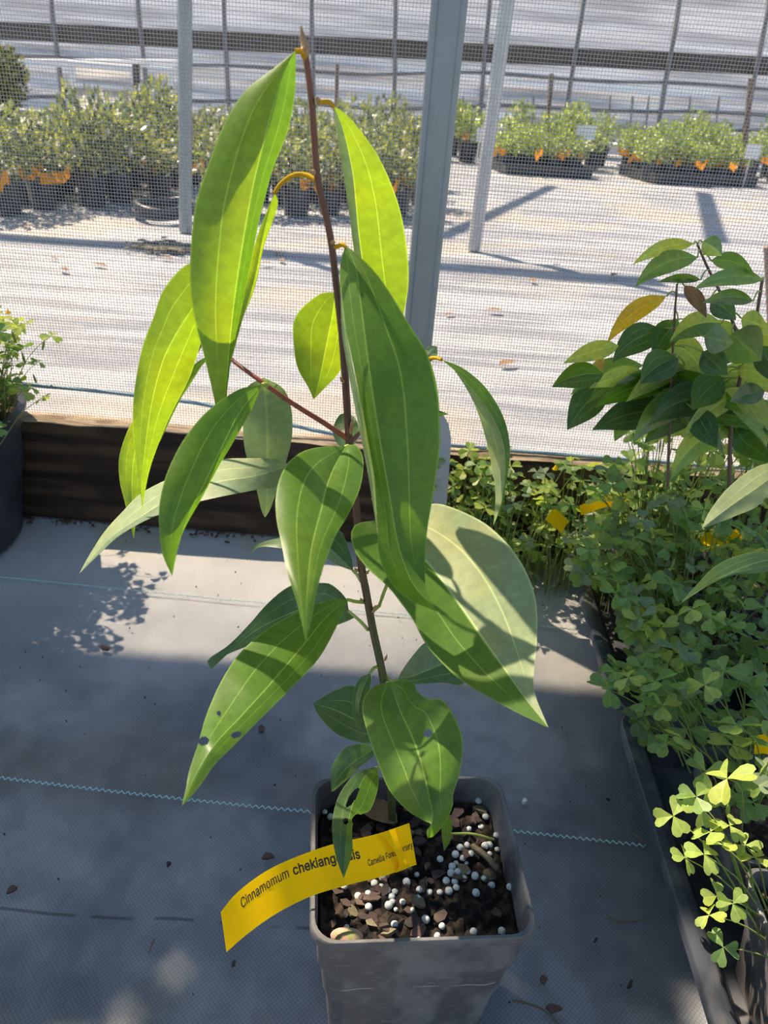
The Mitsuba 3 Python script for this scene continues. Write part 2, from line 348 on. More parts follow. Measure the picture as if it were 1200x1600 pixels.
# grey plastic plate standing at the board
gp = thing('plastic_plate', 'grey round-topped plastic plate standing upright at the board behind the big leaves', 'plate')
def plate():
    Y = YB - .065
    o = [ay(x, y, Y) for x, y in ((668, 655), (676, 645), (684, 643), (693, 650), (701, 664), (705, 685), (703, 720), (698, 785), (694, 830), (665, 830))]
    back = [p + np.array([0, .004, 0]) for p in o]
    return loft([o[::-1], back[::-1]])
put(gp, ply(plate(), 'm_greyplate', 40))

# ------------------------------------------------------------------ the leaf builder
def leaf_mesh(M, L, R, Y, tl=.2, tr=.2, cup=0.0, var=1, vl=None, vr=None, holes=(), rows=44, cols=7, wav=.0012, seed=0):
    """A leaf from its midrib and two edges as seen from the camera; Y: depths (m) of the midrib from base to tip, tl/tr: how fast each half recedes."""
    M, L, R = (smooth_poly(q, rows) for q in (M, L, R))
    t = np.linspace(0, 1, rows)
    Ym = np.interp(t, np.linspace(0, 1, len(Y)), Y)
    Ym = np.convolve(np.pad(Ym, 4, mode='reflect', reflect_type='odd'), np.ones(9) / 9, 'valid') if len(Y) > 2 else Ym
    V, UV, idx = [], [], 0
    fac = []
    def side(E, tilt, var_, sg):
        nonlocal idx
        ss = np.linspace(0, 1, cols) ** .9
        g = np.zeros((rows, cols, 3)); uvs = np.zeros((rows, cols, 2))
        for j, s in enumerate(ss):
            q = M + (E - M) * s
            w = np.linalg.norm(E - M, axis=1) / F * .48
            yy = Ym + w * s * tilt + cup * w * s * s + wav * s * (meshkit.noise(np.stack([t * 7 + seed, 0 * t + sg * 3.3 + s, 0 * t], -1), seed) - .5) * 2 * np.sin(np.pi * t)
            for i in range(rows): g[i, j] = ay(q[i, 0], q[i, 1], yy[i])
            uvs[:, j, 0] = 2 * var_ + .5 + .5 * s * sg * .998; uvs[:, j, 1] = t
        i, j = np.meshgrid(np.arange(rows - 1), np.arange(cols - 1), indexing='ij'); a = (i * cols + j).ravel() + idx
        q = np.stack([a, a + 1, a + cols + 1, a + cols], 1)
        if sg < 0: q = q[:, ::-1]
        V.append(g.reshape(-1, 3)); UV.append(uvs.reshape(-1, 2)); fac.append(q)
        px = (M[:, None] + (E - M)[:, None] * ss[None, :, None]).reshape(-1, 2)
        idx += rows * cols
        return px
    PX = np.vstack([side(L, tl, var if vl is None else vl, -1), side(R, tr, var if vr is None else vr, 1)])
    q = np.vstack(fac)
    for (hx, hy, rx, ry, an) in holes:
        c = PX[q].mean(1) - [hx, hy]; ca, sa = math.cos(math.radians(an)), math.sin(math.radians(an))
        u, v = c[:, 0] * ca + c[:, 1] * sa, -c[:, 0] * sa + c[:, 1] * ca
        q = q[(u / rx) ** 2 + (v / ry) ** 2 > 1]
    f = np.vstack([q[:, [0, 1, 2]], q[:, [0, 2, 3]]])
    V, UV = np.vstack(V), np.vstack(UV)
    # normals shared across the midrib seam only lightly (a real crease): keep the halves separate
    return TM(V, f), UV
def add_leaf(parent, spec, label=None, name='leaf', mat='m_leaf'):
    m, uv = leaf_mesh(**spec)
    return part(parent, name, ply(m, mat, True, uv=uv), label=label)
def petiole(parent, pts, r0=.0011, r1=.0009, mat='m_petiole'):
    p = smooth_poly([ay(x, y, Y) for x, y, Y in pts], 14)
    part(parent, 'petiole', ply(tube(p, np.linspace(r0, r1, 14), 7), mat, True))

# ------------------------------------------------------------------ the potted sapling
sp = thing('potted_sapling', 'young evergreen sapling with long pointed drooping leaves in a square black pot at the centre', 'potted plant')
HX, HY, PH = .0665, .0585, .175
PC = np.array([.0369, .3115]); PA = math.radians(6.5)
def pot_mesh(hx, hy, H, r=.014):
    s = H / .175
    prof = [(.72, 0), (.735, .001), (.87, .128), (.875, .132), (.93, .136), (.955, .168), (.995, .1685), (1.0, .171), (.998, .1745), (.985, .1755), (.955, .1755), (.945, .173), (.93, .160), (.86, .10)]
    return loft([rsq(hx * a, hy * a, r * (.9 if a < .9 else 1.0), z * s, 7) for a, z in prof])
PT = T().translate([PC[0], PC[1], 0.0]).rotate([0, 0, 1], math.degrees(PA))
part(sp, 'pot', ply(pot_mesh(HX, HY, PH), 'm_pot', 38), PT)
ZS = .152
def soil_mesh(hx, hy, z, seed=0, n=70, amp=.011):
    g = np.linspace(-1, 1, n); X, Y = np.meshgrid(g, g)
    P = np.stack([X * hx, Y * hy, 0 * X], -1)
    P[..., 2] = z + amp * (meshkit.fbm(P * 55 + seed, 4, seed) - .5) + amp * .5 * (meshkit.noise(P * 260 + seed, seed) - .5)
    i, j = np.meshgrid(np.arange(n - 1), np.arange(n - 1), indexing='ij'); a = (i * n + j).ravel()
    q = np.maximum(np.abs(P[..., :2]) - [hx - .016, hy - .016], 0); out = (np.hypot(q[..., 0], q[..., 1]) > .0155).ravel()
    a = a[~(out[a] | out[a + 1] | out[a + n] | out[a + n + 1])]
    return TM(P.reshape(-1, 3), np.vstack([np.stack([a, a + 1, a + n + 1], 1), np.stack([a, a + n + 1, a + n], 1)]))
part(sp, 'soil', ply(soil_mesh(HX * .925, HY * .925, ZS), 'm_soil', 30), PT, stuff=True)
s0 = az(614, 1298, ZS - .008); YS = s0[1]
STEM = [(614, 1298), (611, 1240), (603, 1110), (598, 1055), (583, 985), (573, 930), (564, 880), (557, 800), (551, 740), (545, 680), (540, 600), (534, 520), (526, 450), (518, 382), (508, 330), (496, 278), (491, 215), (487, 160), (481, 110), (477, 86)]
def YSt(i): return YS + .012 * math.sin(i * .35)
stp = [ay(x, y, YS) for x, y in STEM]
srad = np.interp(np.linspace(0, 1, 110), [0, .3, .6, 1], [.0027, .0024, .0020, .0013])
stk = part(sp, 'stem', ply(tube(smooth_poly(stp, 110), srad, 10), 'm_stem', True))
bud = tube(smooth_poly([ay(x, y, YS) for x, y in ((478, 90), (477, 72), (473, 58), (470, 40))], 14), np.r_[np.linspace(.0012, .0021, 5), np.linspace(.0019, .0003, 9)], 8)
part(stk, 'bud', ply(bud, 'm_bud', True), label='slender reddish bud at the tip of the stem')
for (a, b, r) in (((497, 158), (496, 151), .0011), ((492, 270), (484, 266), .0011), ((519, 380), (522, 374), .0010), ((477, 80), (474, 73), .0016), ((538, 598), (531, 588), .0008), ((601, 1032), (605, 1022), .0007), ((584, 950), (588, 945), .0008), ((560, 892), (553, 887), .0008), ((572, 896), (577, 890), .0008), ((546, 682), (552, 650), .0009), ((581, 957), (586, 950), .0008), ((567, 940), (563, 934), .0009)):
    q = [ay(*a, YS), ay((a[0] + b[0]) / 2, (a[1] + b[1]) / 2 + 1, YS - .002), ay(*b, YS - .003)]
    part(stk, 'side_bud', ply(tube(smooth_poly(q, 7), np.array([.6, 1, 1.15, 1.1, .9, .5, .1]) * r, 7), 'm_bud', True))
# side branch to the left
BR = [(544, 686), (505, 660), (455, 629), (408, 596), (362, 562), (335, 536), (322, 505)]
brY = [0, -.004, -.009, -.012, -.002, .012, .022]
br = part(sp, 'branch', ply(tube(smooth_poly([ay(x, y, YS + d) for (x, y), d in zip(BR, brY)], 40), np.linspace(.0014, .0008, 40), 8), 'm_branch', True), label='thin reddish brown side branch reaching left')
BR2 = [(548, 690), (600, 640), (640, 585), (676, 560)]
part(sp, 'branch', ply(tube(smooth_poly([ay(x, y, YS + d) for (x, y), d in zip(BR2, (0, .03, .05, .05))], 30), np.linspace(.0013, .0008, 30), 8), 'm_branch', True))

y0 = YS
LEAVES = {}
# 1: great hanging leaf at the top left
LEAVES['a'] = dict(M=[(462, 79), (441, 120), (422, 186), (406, 248), (394, 300), (380, 380), (368, 460), (359, 540), (352, 620), (348, 677)],
    L=[(462, 79), (422, 111), (390, 135), (368, 162), (346, 203), (327, 253), (306, 317), (298, 390), (297, 440), (302, 490), (317, 548), (331, 607), (341, 656), (348, 677)],
    R=[(462, 79), (462, 110), (461, 143), (456, 177), (446, 215), (427, 262), (415, 305), (406, 340), (394, 400), (378, 480), (362, 556), (354, 620), (348, 677)],
    Y=[y0 - .006, y0 - .022, y0 - .030, y0 - .030, y0 - .026], tl=-.25, tr=.45, cup=.35, var=0, seed=1, vr=1)
PET = {}
PET['a'] = [(477, 92, y0), (472, 82, y0 - .003), (466, 79, y0 - .005), (462, 80, y0 - .006)]
LEAVES['b'] = dict(M=[(521, 165), (536, 202), (550, 265), (556, 320), (560, 364), (570, 430), (590, 500), (612, 565)],
    L=[(521, 165), (524, 190), (532, 244), (544, 322), (553, 391), (562, 440), (580, 510), (612, 565)],
    R=[(521, 165), (540, 178), (559, 199), (589, 241), (613, 292), (628, 340), (637, 400), (638, 446), (632, 487), (626, 530), (612, 565)],
    Y=[y0 + .004, y0 + .012, y0 + .018, y0 + .018], tl=.55, tr=.10, cup=.1, var=0, seed=2, vl=8)
PET['b'] = [(497, 160, y0), (506, 159, y0 + .002), (515, 160, y0 + .003), (522, 167, y0 + .004)]
LEAVES['c'] = dict(M=[(540, 384), (556, 418), (563, 469), (574, 559), (583, 625), (593, 690), (607, 769), (620, 842), (634, 888), (651, 921), (684, 956)],
    L=[(540, 384), (532, 409), (531, 445), (537, 500), (547, 547), (563, 627), (580, 722), (590, 817), (591, 861), (604, 899), (634, 934), (684, 956)],
    R=[(540, 384), (551, 391), (586, 425), (613, 463), (640, 508), (667, 551), (683, 604), (687, 658), (687, 703), (676, 779), (668, 826), (664, 880), (667, 924), (684, 956)],
    Y=[y0 - .004, y0 - .03, y0 - .05, y0 - .058, y0 - .066, y0 - .085], tl=.45, tr=.30, cup=.1, var=1, seed=3)
PET['c'] = [(519, 386, y0), (528, 385, y0 - .001), (535, 382, y0 - .003), (541, 387, y0 - .004)]
LEAVES['d'] = dict(M=[(430, 300), (413, 360), (399, 430), (376, 510), (352, 600)], L=[(430, 300), (405, 360), (385, 430), (362, 510), (352, 600)],
    R=[(430, 300), (434, 320), (421, 360), (411, 390), (398, 450), (371, 520), (352, 600)], Y=[y0 + .006, y0 + .012, y0 + .012], tl=.2, tr=.1, var=0, seed=4)
PET['d'] = [(494, 282, y0), (480, 274, y0 + .003), (458, 274, y0 + .004), (440, 286, y0 + .005), (429, 302, y0 + .006)]
LEAVES['e'] = dict(M=[(330, 425), (305, 475), (275, 522), (254, 565), (238, 625), (228, 690), (222, 750), (222, 802)],
    L=[(330, 425), (296, 411), (257, 450), (240, 495), (221, 548), (209, 618), (208, 677), (214, 730), (221, 782), (222, 802)],
    R=[(330, 425), (324, 490), (312, 541), (296, 590), (268, 646), (250, 688), (235, 730), (226, 772), (222, 802)],
    Y=[y0 - .015, y0 - .025, y0 - .03, y0 - .03], tl=-.1, tr=.3, cup=.1, var=0, seed=5)
PET['e'] = [(322, 505, y0 + .022), (328, 470, y0 + .012), (333, 440, y0), (330, 425, y0 - .015)]
LEAVES['f'] = dict(M=[(335, 553), (308, 580), (280, 628), (250, 690)], L=[(335, 553), (303, 570), (270, 620), (250, 690)], R=[(335, 553), (318, 568), (290, 612), (262, 650), (250, 690)],
    Y=[y0 - .02, y0 - .004, y0], tl=.2, tr=.2, var=1, seed=6, rows=24)
LEAVES['g'] = dict(M=[(232, 640), (212, 700), (206, 760), (209, 843)], L=[(232, 640), (206, 660), (187, 710), (187, 751), (195, 785), (209, 843)], R=[(232, 640), (234, 700), (228, 750), (216, 790), (209, 843)],
    Y=[y0 + .02, y0 + .03, y0 + .02], tl=.1, tr=.1, var=0, seed=7, rows=30)
PET['g'] = [(322, 520, y0 + .020), (300, 560, y0 + .022), (262, 600, y0 + .021), (232, 640, y0 + .02)]
LEAVES['h'] = dict(M=[(409, 602), (378, 640), (352, 688), (325, 745), (300, 795), (281, 845), (269, 901)],
    L=[(409, 602), (380, 606), (352, 621), (317, 649), (289, 684), (271, 716), (257, 751), (249, 789), (249, 826), (254, 866), (269, 901)],
    R=[(409, 602), (401, 621), (390, 646), (366, 688), (341, 730), (317, 775), (293, 817), (279, 849), (272, 877), (269, 901)],
    Y=[y0 - .02, y0 - .048, y0 - .072, y0 - .088, y0 - .095], tl=-.5, tr=.25, cup=.35, var=1, seed=8)
PET['h'] = [(418, 603, y0 - .016), (414, 600, y0 - .018), (409, 602, y0 - .02)]
LEAVES['i'] = dict(M=[(452, 728), (397, 744), (345, 752), (290, 768), (254, 786), (222, 806), (175, 838), (150, 864), (124, 896)],
    L=[(452, 728), (436, 758), (397, 766), (345, 776), (290, 789), (254, 802), (222, 816), (184, 839), (156, 865), (124, 896)],
    R=[(452, 728), (437, 717), (397, 716), (345, 718), (300, 732), (257, 751), (219, 772), (191, 800), (163, 831), (138, 870), (124, 896)],
    Y=[y0 - .005, y0 - .02, y0 - .03, y0 - .04], tl=-1.1, tr=1.6, cup=.0, var=3, vl=8, seed=9)
LEAVES['j'] = dict(M=[(540, 697), (522, 730), (510, 762), (502, 796), (493, 830), (485, 868), (480, 923), (478, 970), (478, 1003)],
    L=[(540, 697), (505, 698), (474, 705), (451, 722), (438, 745), (431, 776), (432, 810), (440, 850), (449, 895), (462, 935), (471, 971), (478, 1003)],
    R=[(540, 697), (556, 695), (567, 714), (567, 739), (561, 767), (544, 804), (525, 835), (513, 864), (502, 898), (493, 932), (487, 966), (478, 1003)],
    Y=[y0 - .015, y0 - .062, y0 - .098, y0 - .124, y0 - .140], tl=-.1, tr=.35, cup=.3, var=1, seed=10)
PET['j'] = [(546, 700, y0), (544, 697, y0 - .008), (540, 698, y0 - .015)]
LEAVES['k'] = dict(M=[(412, 590), (417, 650), (418, 720), (417, 770), (414, 809)], L=[(412, 590), (387, 604), (380, 632), (380, 677), (384, 709), (400, 762), (408, 796), (414, 809)],
    R=[(412, 590), (439, 604), (452, 625), (457, 660), (453, 700), (433, 765), (422, 796), (414, 809)], Y=[y0 - .01, y0 + .012, y0 + .02, y0 + .02], tl=.2, tr=.2, var=8, seed=11)
LEAVES['l'] = dict(M=[(524, 457), (518, 500), (508, 550), (498, 598), (490, 624)], L=[(524, 457), (510, 457), (499, 460), (475, 478), (460, 499), (458, 527), (464, 572), (481, 604), (490, 624)],
    R=[(524, 457), (538, 475), (542, 520), (538, 565), (527, 586), (508, 606), (490, 624)], Y=[y0 + .01, y0 + .02, y0 + .02], tl=.2, tr=.2, var=0, seed=12, rows=30)
PET['l'] = [(529, 470, y0), (527, 460, y0 + .006), (524, 457, y0 + .01)]
LEAVES['m'] = dict(M=[(690, 562), (714, 582), (733, 604), (759, 636), (778, 668), (788, 703), (789, 745), (783, 787), (771, 821)],
    L=[(690, 562), (706, 574), (727, 604), (743, 636), (755, 671), (763, 703), (770, 737), (774, 769), (773, 800), (771, 821)],
    R=[(690, 562), (721, 574), (752, 598), (774, 627), (789, 658), (796, 690), (796, 722), (791, 752), (785, 790), (771, 821)],
    Y=[y0 + .04, y0 + .025, y0 + .015, y0 + .01], tl=1.3, tr=.9, var=1, vl=3, seed=13)
PET['m'] = [(672, 560, y0 + .05), (681, 559, y0 + .045), (690, 562, y0 + .04)]
LEAVES['n'] = dict(M=[(546, 700), (541, 675), (545, 645)], L=[(546, 700), (528, 695), (520, 672), (530, 649), (545, 645)], R=[(546, 700), (557, 690), (562, 676), (556, 655), (545, 645)],
    Y=[y0 + .006, y0 + .02, y0 + .03], tl=.1, tr=.1, var=2, seed=14, rows=20)
LEAVES['o'] = dict(M=[(600, 812), (632, 845), (668, 880), (698, 918), (727, 959), (758, 1004), (790, 1048), (820, 1090), (857, 1137)],
    L=[(600, 812), (580, 814), (556, 819), (548, 836), (554, 861), (575, 889), (607, 918), (632, 950), (646, 970), (663, 1003), (683, 1028), (720, 1063), (770, 1093), (815, 1117), (857, 1137)],
    R=[(600, 812), (640, 796), (676, 787), (698, 790), (733, 804), (765, 823), (800, 858), (825, 899), (838, 943), (839, 1000), (834, 1050), (836, 1085), (857, 1137)],
    Y=[y0 - .002, y0 - .032, y0 - .064, y0 - .094, y0 - .118], tl=-.35, tr=.65, cup=.0, var=1, vl=1, vr=3, seed=15, cols=9)  # right half tinted pale in place of its sheen
PET['o'] = [(583, 955, y0), (593, 946, y0 + .004), (598, 930, y0 + .006), (608, 900, y0 + .008), (606, 850, y0 + .004), (600, 814, y0 - .002)]
LEAVES['p'] = dict(M=[(545, 955), (500, 945), (450, 960), (400, 985), (360, 1018), (330, 1046)], L=[(545, 955), (554, 965), (500, 985), (450, 990), (400, 1005), (344, 1028), (330, 1046)],
    R=[(545, 955), (540, 934), (517, 913), (496, 911), (457, 914), (422, 939), (387, 978), (357, 1008), (325, 1031), (330, 1046)], Y=[y0 + .02, y0 + .04, y0 + .03, y0 + .02], tl=-.5, tr=.7, var=2, seed=16)
PET['p'] = [(575, 984, y0), (562, 970, y0 + .008), (545, 955, y0 + .02)]
LEAVES['q'] = dict(M=[(543, 937), (509, 965), (474, 1008), (426, 1065), (379, 1117), (335, 1164), (305, 1212), (284, 1260)],
    L=[(543, 937), (517, 937), (483, 948), (431, 974), (396, 1000), (370, 1026), (348, 1060), (333, 1091), (320, 1125), (309, 1164), (296, 1203), (291, 1230), (284, 1260)],
    R=[(543, 937), (539, 948), (522, 987), (500, 1026), (474, 1056), (431, 1099), (400, 1130), (366, 1164), (335, 1195), (314, 1225), (296, 1247), (284, 1260)],
    Y=[y0 - .012, y0 - .055, y0 - .095, y0 - .128, y0 - .150], tl=.5, tr=-.25, cup=.1, var=1, vl=1, seed=17, rows=190, cols=34,
    holes=[(342, 1115, 3.5, 4, 0), (318, 1158, 9, 7, -15), (369, 1148, 8.5, 5, -20)])
PET['q'] = [(568, 941, y0), (556, 940, y0 - .006), (543, 937, y0 - .012)]
LEAVES['r'] = dict(M=[(609, 1066), (626, 1112), (646, 1156), (660, 1199), (671, 1247), (676, 1277), (668, 1309)],
    L=[(609, 1066), (587, 1071), (571, 1086), (566, 1108), (571, 1134), (580, 1164), (593, 1199), (608, 1234), (634, 1264), (660, 1281), (673, 1288), (667, 1298), (668, 1309)],
    R=[(609, 1066), (630, 1062), (647, 1068), (652, 1080), (669, 1092), (690, 1093), (708, 1116), (721, 1147), (723, 1177), (717, 1212), (708, 1242), (707, 1260), (695, 1286), (678, 1306), (668, 1309)],
    Y=[y0 - .015, y0 - .05, y0 - .088, y0 - .112, y0 - .125], tl=.2, tr=.35, cup=.2, var=1, vl=1, seed=18, rows=150, cols=34, holes=[(669, 1146, 6.5, 6.5, 0)])
PET['r'] = [(601, 1078, y0), (604, 1068, y0 - .006), (609, 1066, y0 - .015)]
LEAVES['s'] = dict(M=[(622, 1062), (650, 1055), (690, 1038), (735, 1018)], L=[(622, 1062), (628, 1048), (650, 1018), (667, 1003), (700, 997), (735, 1018)], R=[(622, 1062), (645, 1069), (690, 1067), (722, 1070), (740, 1045), (735, 1018)],
    Y=[y0 + .01, y0 + .02, y0 + .03], tl=.8, tr=-.3, var=2, vl=8, seed=19, rows=26)
PET['s'] = [(600, 1050, y0), (610, 1064, y0 + .005), (622, 1062, y0 + .01)]
LEAVES['t'] = dict(M=[(578, 1052), (566, 1080), (560, 1110), (570, 1141)], L=[(578, 1052), (562, 1060), (552, 1082), (550, 1108), (556, 1134), (570, 1141)], R=[(578, 1052), (580, 1064), (575, 1086), (570, 1108), (570, 1128), (570, 1141)],
    Y=[y0 - .008, y0 - .012, y0 - .016], tl=1.0, tr=.8, var=2, seed=20, rows=22)
PET['t'] = [(592, 1042, y0), (584, 1044, y0 - .004), (578, 1052, y0 - .008)]
LEAVES['u'] = dict(M=[(596, 1140), (562, 1128), (525, 1110), (489, 1099)], L=[(596, 1140), (590, 1160), (561, 1160), (526, 1147), (500, 1121), (489, 1099)], R=[(596, 1140), (580, 1085), (556, 1073), (543, 1071), (517, 1082), (489, 1099)],
    Y=[y0 + .004, y0 + .015, y0 + .012], tl=-.5, tr=.6, var=2, seed=21, rows=26)
LEAVES['v'] = dict(M=[(582, 1173), (552, 1191), (530, 1214), (518, 1237)], L=[(582, 1173), (574, 1163), (543, 1166), (522, 1190), (517, 1212), (518, 1237)], R=[(582, 1173), (583, 1182), (561, 1200), (539, 1221), (524, 1234), (518, 1237)],
    Y=[y0 - .01, y0 - .03, y0 - .04], tl=.3, tr=.3, var=2, seed=22, rows=24)
LEAVES['w'] = dict(M=[(588, 1199), (570, 1213), (556, 1243), (545, 1281), (540, 1325), (537, 1373)], L=[(588, 1199), (574, 1201), (552, 1212), (530, 1242), (520, 1277), (520, 1312), (526, 1342), (537, 1373)],
    R=[(588, 1199), (592, 1214), (589, 1238), (578, 1266), (564, 1273), (551, 1290), (551, 1325), (548, 1342), (537, 1373)], Y=[y0 - .012, y0 - .055, y0 - .09, y0 - .105], tl=.2, tr=.4, var=1, vl=2, seed=23, rows=120, cols=24,
    holes=[(551, 1246, 18, 5, -58), (540, 1283, 4, 5, 0), (558, 1280, 9, 7, -40)])
PET['w'] = [(603, 1215, y0), (597, 1202, y0 - .006), (588, 1199, y0 - .012)]
LEAVES['x'] = dict(M=[(698, 1268), (699, 1300), (694, 1330)], L=[(698, 1268), (690, 1285), (691, 1312), (694, 1330)], R=[(698, 1268), (706, 1285), (704, 1312), (694, 1330)], Y=[y0 - .05, y0 - .05, y0 - .055], tl=.3, tr=.3, var=1, seed=24, rows=16)
LEAVES['y'] = dict(M=[(552, 892), (532, 872), (505, 852), (450, 842), (410, 848), (389, 868)], L=[(552, 892), (530, 884), (500, 868), (440, 857), (405, 855), (389, 868)], R=[(552, 892), (548, 868), (530, 828), (490, 826), (436, 840), (400, 851), (389, 868)],
    Y=[y0 + .012, y0 + .03, y0 + .03], tl=-.8, tr=.9, var=2, vl=8, seed=25, rows=30)
PET['y'] = [(564, 908, y0), (558, 898, y0 + .006), (552, 892, y0 + .012)]
LEAVES['z'] = dict(M=[(665, 560), (674, 549), (683, 541)], L=[(665, 560), (665, 546), (672, 540), (683, 541)], R=[(665, 560), (674, 563), (683, 555), (683, 541)], Y=[y0 + .05, y0 + .055, y0 + .06], tl=.2, tr=.2, var=8, seed=26, rows=14)
LEAVES['zz'] = dict(M=[(640, 640), (675, 644), (702, 647)], L=[(640, 640), (675, 639), (702, 647)], R=[(640, 640), (675, 652), (702, 647)], Y=[y0 + .04, y0 + .05, y0 + .06], tl=.6, tr=.6, var=2, seed=27, rows=14)
LEAVES['c2'] = dict(M=[(532, 440), (537, 516), (548, 580), (562, 650), (579, 740), (590, 835)], L=[(532, 440), (534, 516), (543, 575), (557, 650), (574, 735), (590, 835)], R=[(532, 440), (541, 516), (553, 580), (568, 650), (584, 740), (590, 835)],
    Y=[y0 - .030, y0 - .040, y0 - .052, y0 - .060], tl=.2, tr=.4, var=3, seed=31, rows=30, cols=4)
LAB = {'c2': 'narrow pale leaf edge showing behind the middle leaf', 'a': 'large yellow green leaf hanging from the stem tip', 'o': 'broadest leaf, pale green and rounded, at the right', 'c': 'long dark green leaf hanging in the middle', 'i': 'narrow pale leaf folded along its length, reaching far left',
       'l': 'small bright yellow green leaf behind the stem', 'q': 'long leaf with three small holes at the lower left', 'r': 'lowest broad leaf with one small hole, hanging over the pot', 'w': 'small torn leaf with long holes', 'm': 'narrow curling leaf with a pale underside at the right',
       'j': 'heart-shaped leaf with a long tip in front of the stem'}
for k, spec in LEAVES.items():
    lk = add_leaf(sp, spec, LAB.get(k))
    if k in PET: petiole(lk, PET[k], mat='m_petiole' if k in 'abcdem' else 'm_petiole_green')

# ------------------------------------------------------------------ what lies in the pot
def chip_mesh(L, W, H, r):
    n = 7; pts = []
    for k in range(n):
        a = 2 * math.pi * k / n + r.uniform(-.2, .2); q = r.uniform(.5, 1.15)
        x, y = math.cos(a) * L / 2 * q, math.sin(a) * W / 2 * q
        b = H * .5 + .25 * H * math.sin(x / L * 3 + 1)
        pts += [(x, y, b), (x * .9, y * .9, b - H)]
    return trimesh.convex.convex_hull(np.array(pts))
CH = [[ply(chip_mesh(.014, .008, .0025, random.Random(20 + i * 7 + j)), f'm_bark{j}') for j in range(4)] for i in range(4)]
def lie(x, y, z, s, yaw, tx=0, ty=0): return T().translate([x, y, z]).rotate([0, 0, 1], yaw).rotate([1, 0, 0], tx).rotate([0, 1, 0], ty).scale([s, s, s])
PINV = np.array([[math.cos(PA), math.sin(PA)], [-math.sin(PA), math.cos(PA)]])
def in_pot(p, m=.88): q = PINV @ (np.asarray(p[:2]) - PC); return abs(q[0]) < HX * m and abs(q[1]) < HY * m
soilP = meshkit  # heights of the soil are evaluated with the same noise
def soil_z(x, y):
    q = PINV @ (np.array([x, y]) - PC); P = np.array([q[0], q[1], 0.0])
    return ZS + .011 * (meshkit.fbm(P * 55, 4, 0) - .5) + .0055 * (meshkit.noise(P * 260, 0) - .5)
r3 = random.Random(3); n = 0
while n < 110:
    u, v = r3.uniform(-1, 1), r3.uniform(-1, 1)
    q = PC + np.array([[math.cos(PA), -math.sin(PA)], [math.sin(PA), math.cos(PA)]]) @ np.array([u * HX * .80, v * HY * .80])
    if u > .1 and v < -.2 and r3.random() < .75: n += 1; continue
    k = thing('bark_chip', 'brown bark chip lying on the soil of the central square pot', 'bark chip', 'bark chips on the pot soil')
    put(k, CH[r3.randrange(4)][r3.choices((0, 1, 2, 3), (5, 3, 5, 2))[0]], lie(q[0], q[1], soil_z(*q) + .0015, r3.uniform(.5, 1.1), r3.uniform(0, 360), r3.uniform(-25, 25), r3.uniform(-20, 20)))
    n += 1
BEADS = [(825,110),(865,175),(842,228),(775,258),(920,278),(882,330),(925,345),(885,375),(765,340),(787,375),(745,395),(705,380),(712,408),(766,412),(625,410),(508,460),(690,435),(685,465),(718,463),(740,438),(772,450),(753,485),(663,492),(705,505),(808,493),(855,497),(713,538),(675,552),(627,558),(975,455),(990,492),(897,522),(813,580),(990,550),(450,533),(518,560),(572,568),(428,640),(505,628),(373,600),(378,622),(390,572),(350,567),(357,652),(250,592),(253,655),(200,582),(285,520),(325,505),(322,540),(125,558),(138,770),(148,815),(550,722),(637,745),(803,770),(612,797),(388,745),(515,840),(25,160),(55,180),(395,670),(480,680),(335,560),(860,340),(950,770),(730,345)]
def bead_mesh(seed):
    m = trimesh.creation.icosphere(2, 1.0); v = np.array(m.vertices)
    v *= (1 + .22 * (meshkit.fbm(v * 1.6 + seed, 2, seed) - .5))[:, None]; v[:, 2] *= .88; return TM(v, m.faces)
BM = [ply(bead_mesh(i), 'm_bead', True) for i in range(4)]
for i, (bx_, by_) in enumerate(BEADS):
    p = az(500 + bx_ * .3, 1220 + by_ * .3, ZS + .003)
    if not in_pot(p, .93): continue
    s = r3.uniform(.0018, .0026) if i not in (13, 61, 62) else .0014
    k = thing('fertilizer_bead', 'small round whitish bead lying on the dark soil of the central pot', 'bead', 'whitish beads on the pot soil')
    put(k, BM[i % 4], lie(p[0], p[1], soil_z(p[0], p[1]) + .0022, s, r3.uniform(0, 360), r3.uniform(0, 40)))
# dry leaf beside the stem, twig, moss lump, seedling leaf
def flat_leaf(L, W, rows=14, cols=4, curl=.2, var=5, seed=0, fold=.15):
    t = np.linspace(0, 1, rows); w = W / 2 * np.sin(np.pi * np.clip(t, 0, 1) ** .8) ** .8
    V, UV = [], []
    ss = np.linspace(-1, 1, 2 * cols + 1)
    for i in range(rows):
        for s in ss:
            V.append((t[i] * L, s * w[i], abs(s) * w[i] * fold + curl * L * (t[i] - t[i] ** 2) + .04 * L * (meshkit.noise(np.array([t[i] * 4, s * 2, seed * 1.7])) - .5)))
            UV.append((2 * var + .5 + .498 * s, t[i]))
    m = len(ss); i, j = np.meshgrid(np.arange(rows - 1), np.arange(m - 1), indexing='ij'); a = (i * m + j).ravel()
    return TM(V, np.vstack([np.stack([a, a + m, a + m + 1], 1), np.stack([a, a + m + 1, a + 1], 1)])), np.array(UV)
m_, u_ = flat_leaf(.034, .022, curl=.15, seed=4)
p = az(612, 1290, ZS + .004)
k = thing('dry_leaf', 'curled dry brown leaf on the soil beside the stem', 'dead leaf'); put(k, ply(m_, 'm_dry', True, uv=u_), lie(p[0] + .004, p[1] + .004, ZS + .003, 1, 160, 12, -5))
a, b = az(702, 1303, ZS + .004), az(772, 1312, ZS + .004)
k = thing('twig', 'thin green twig lying on the pot soil among white beads', 'twig'); put(k, ply(tube(smooth_poly([a, (a + b) / 2 + [0, 0, .003], b], 10), .0009, 6), 'm_weedstem', True))
a, b = az(738, 1322, ZS + .004), az(778, 1358, ZS + .004)
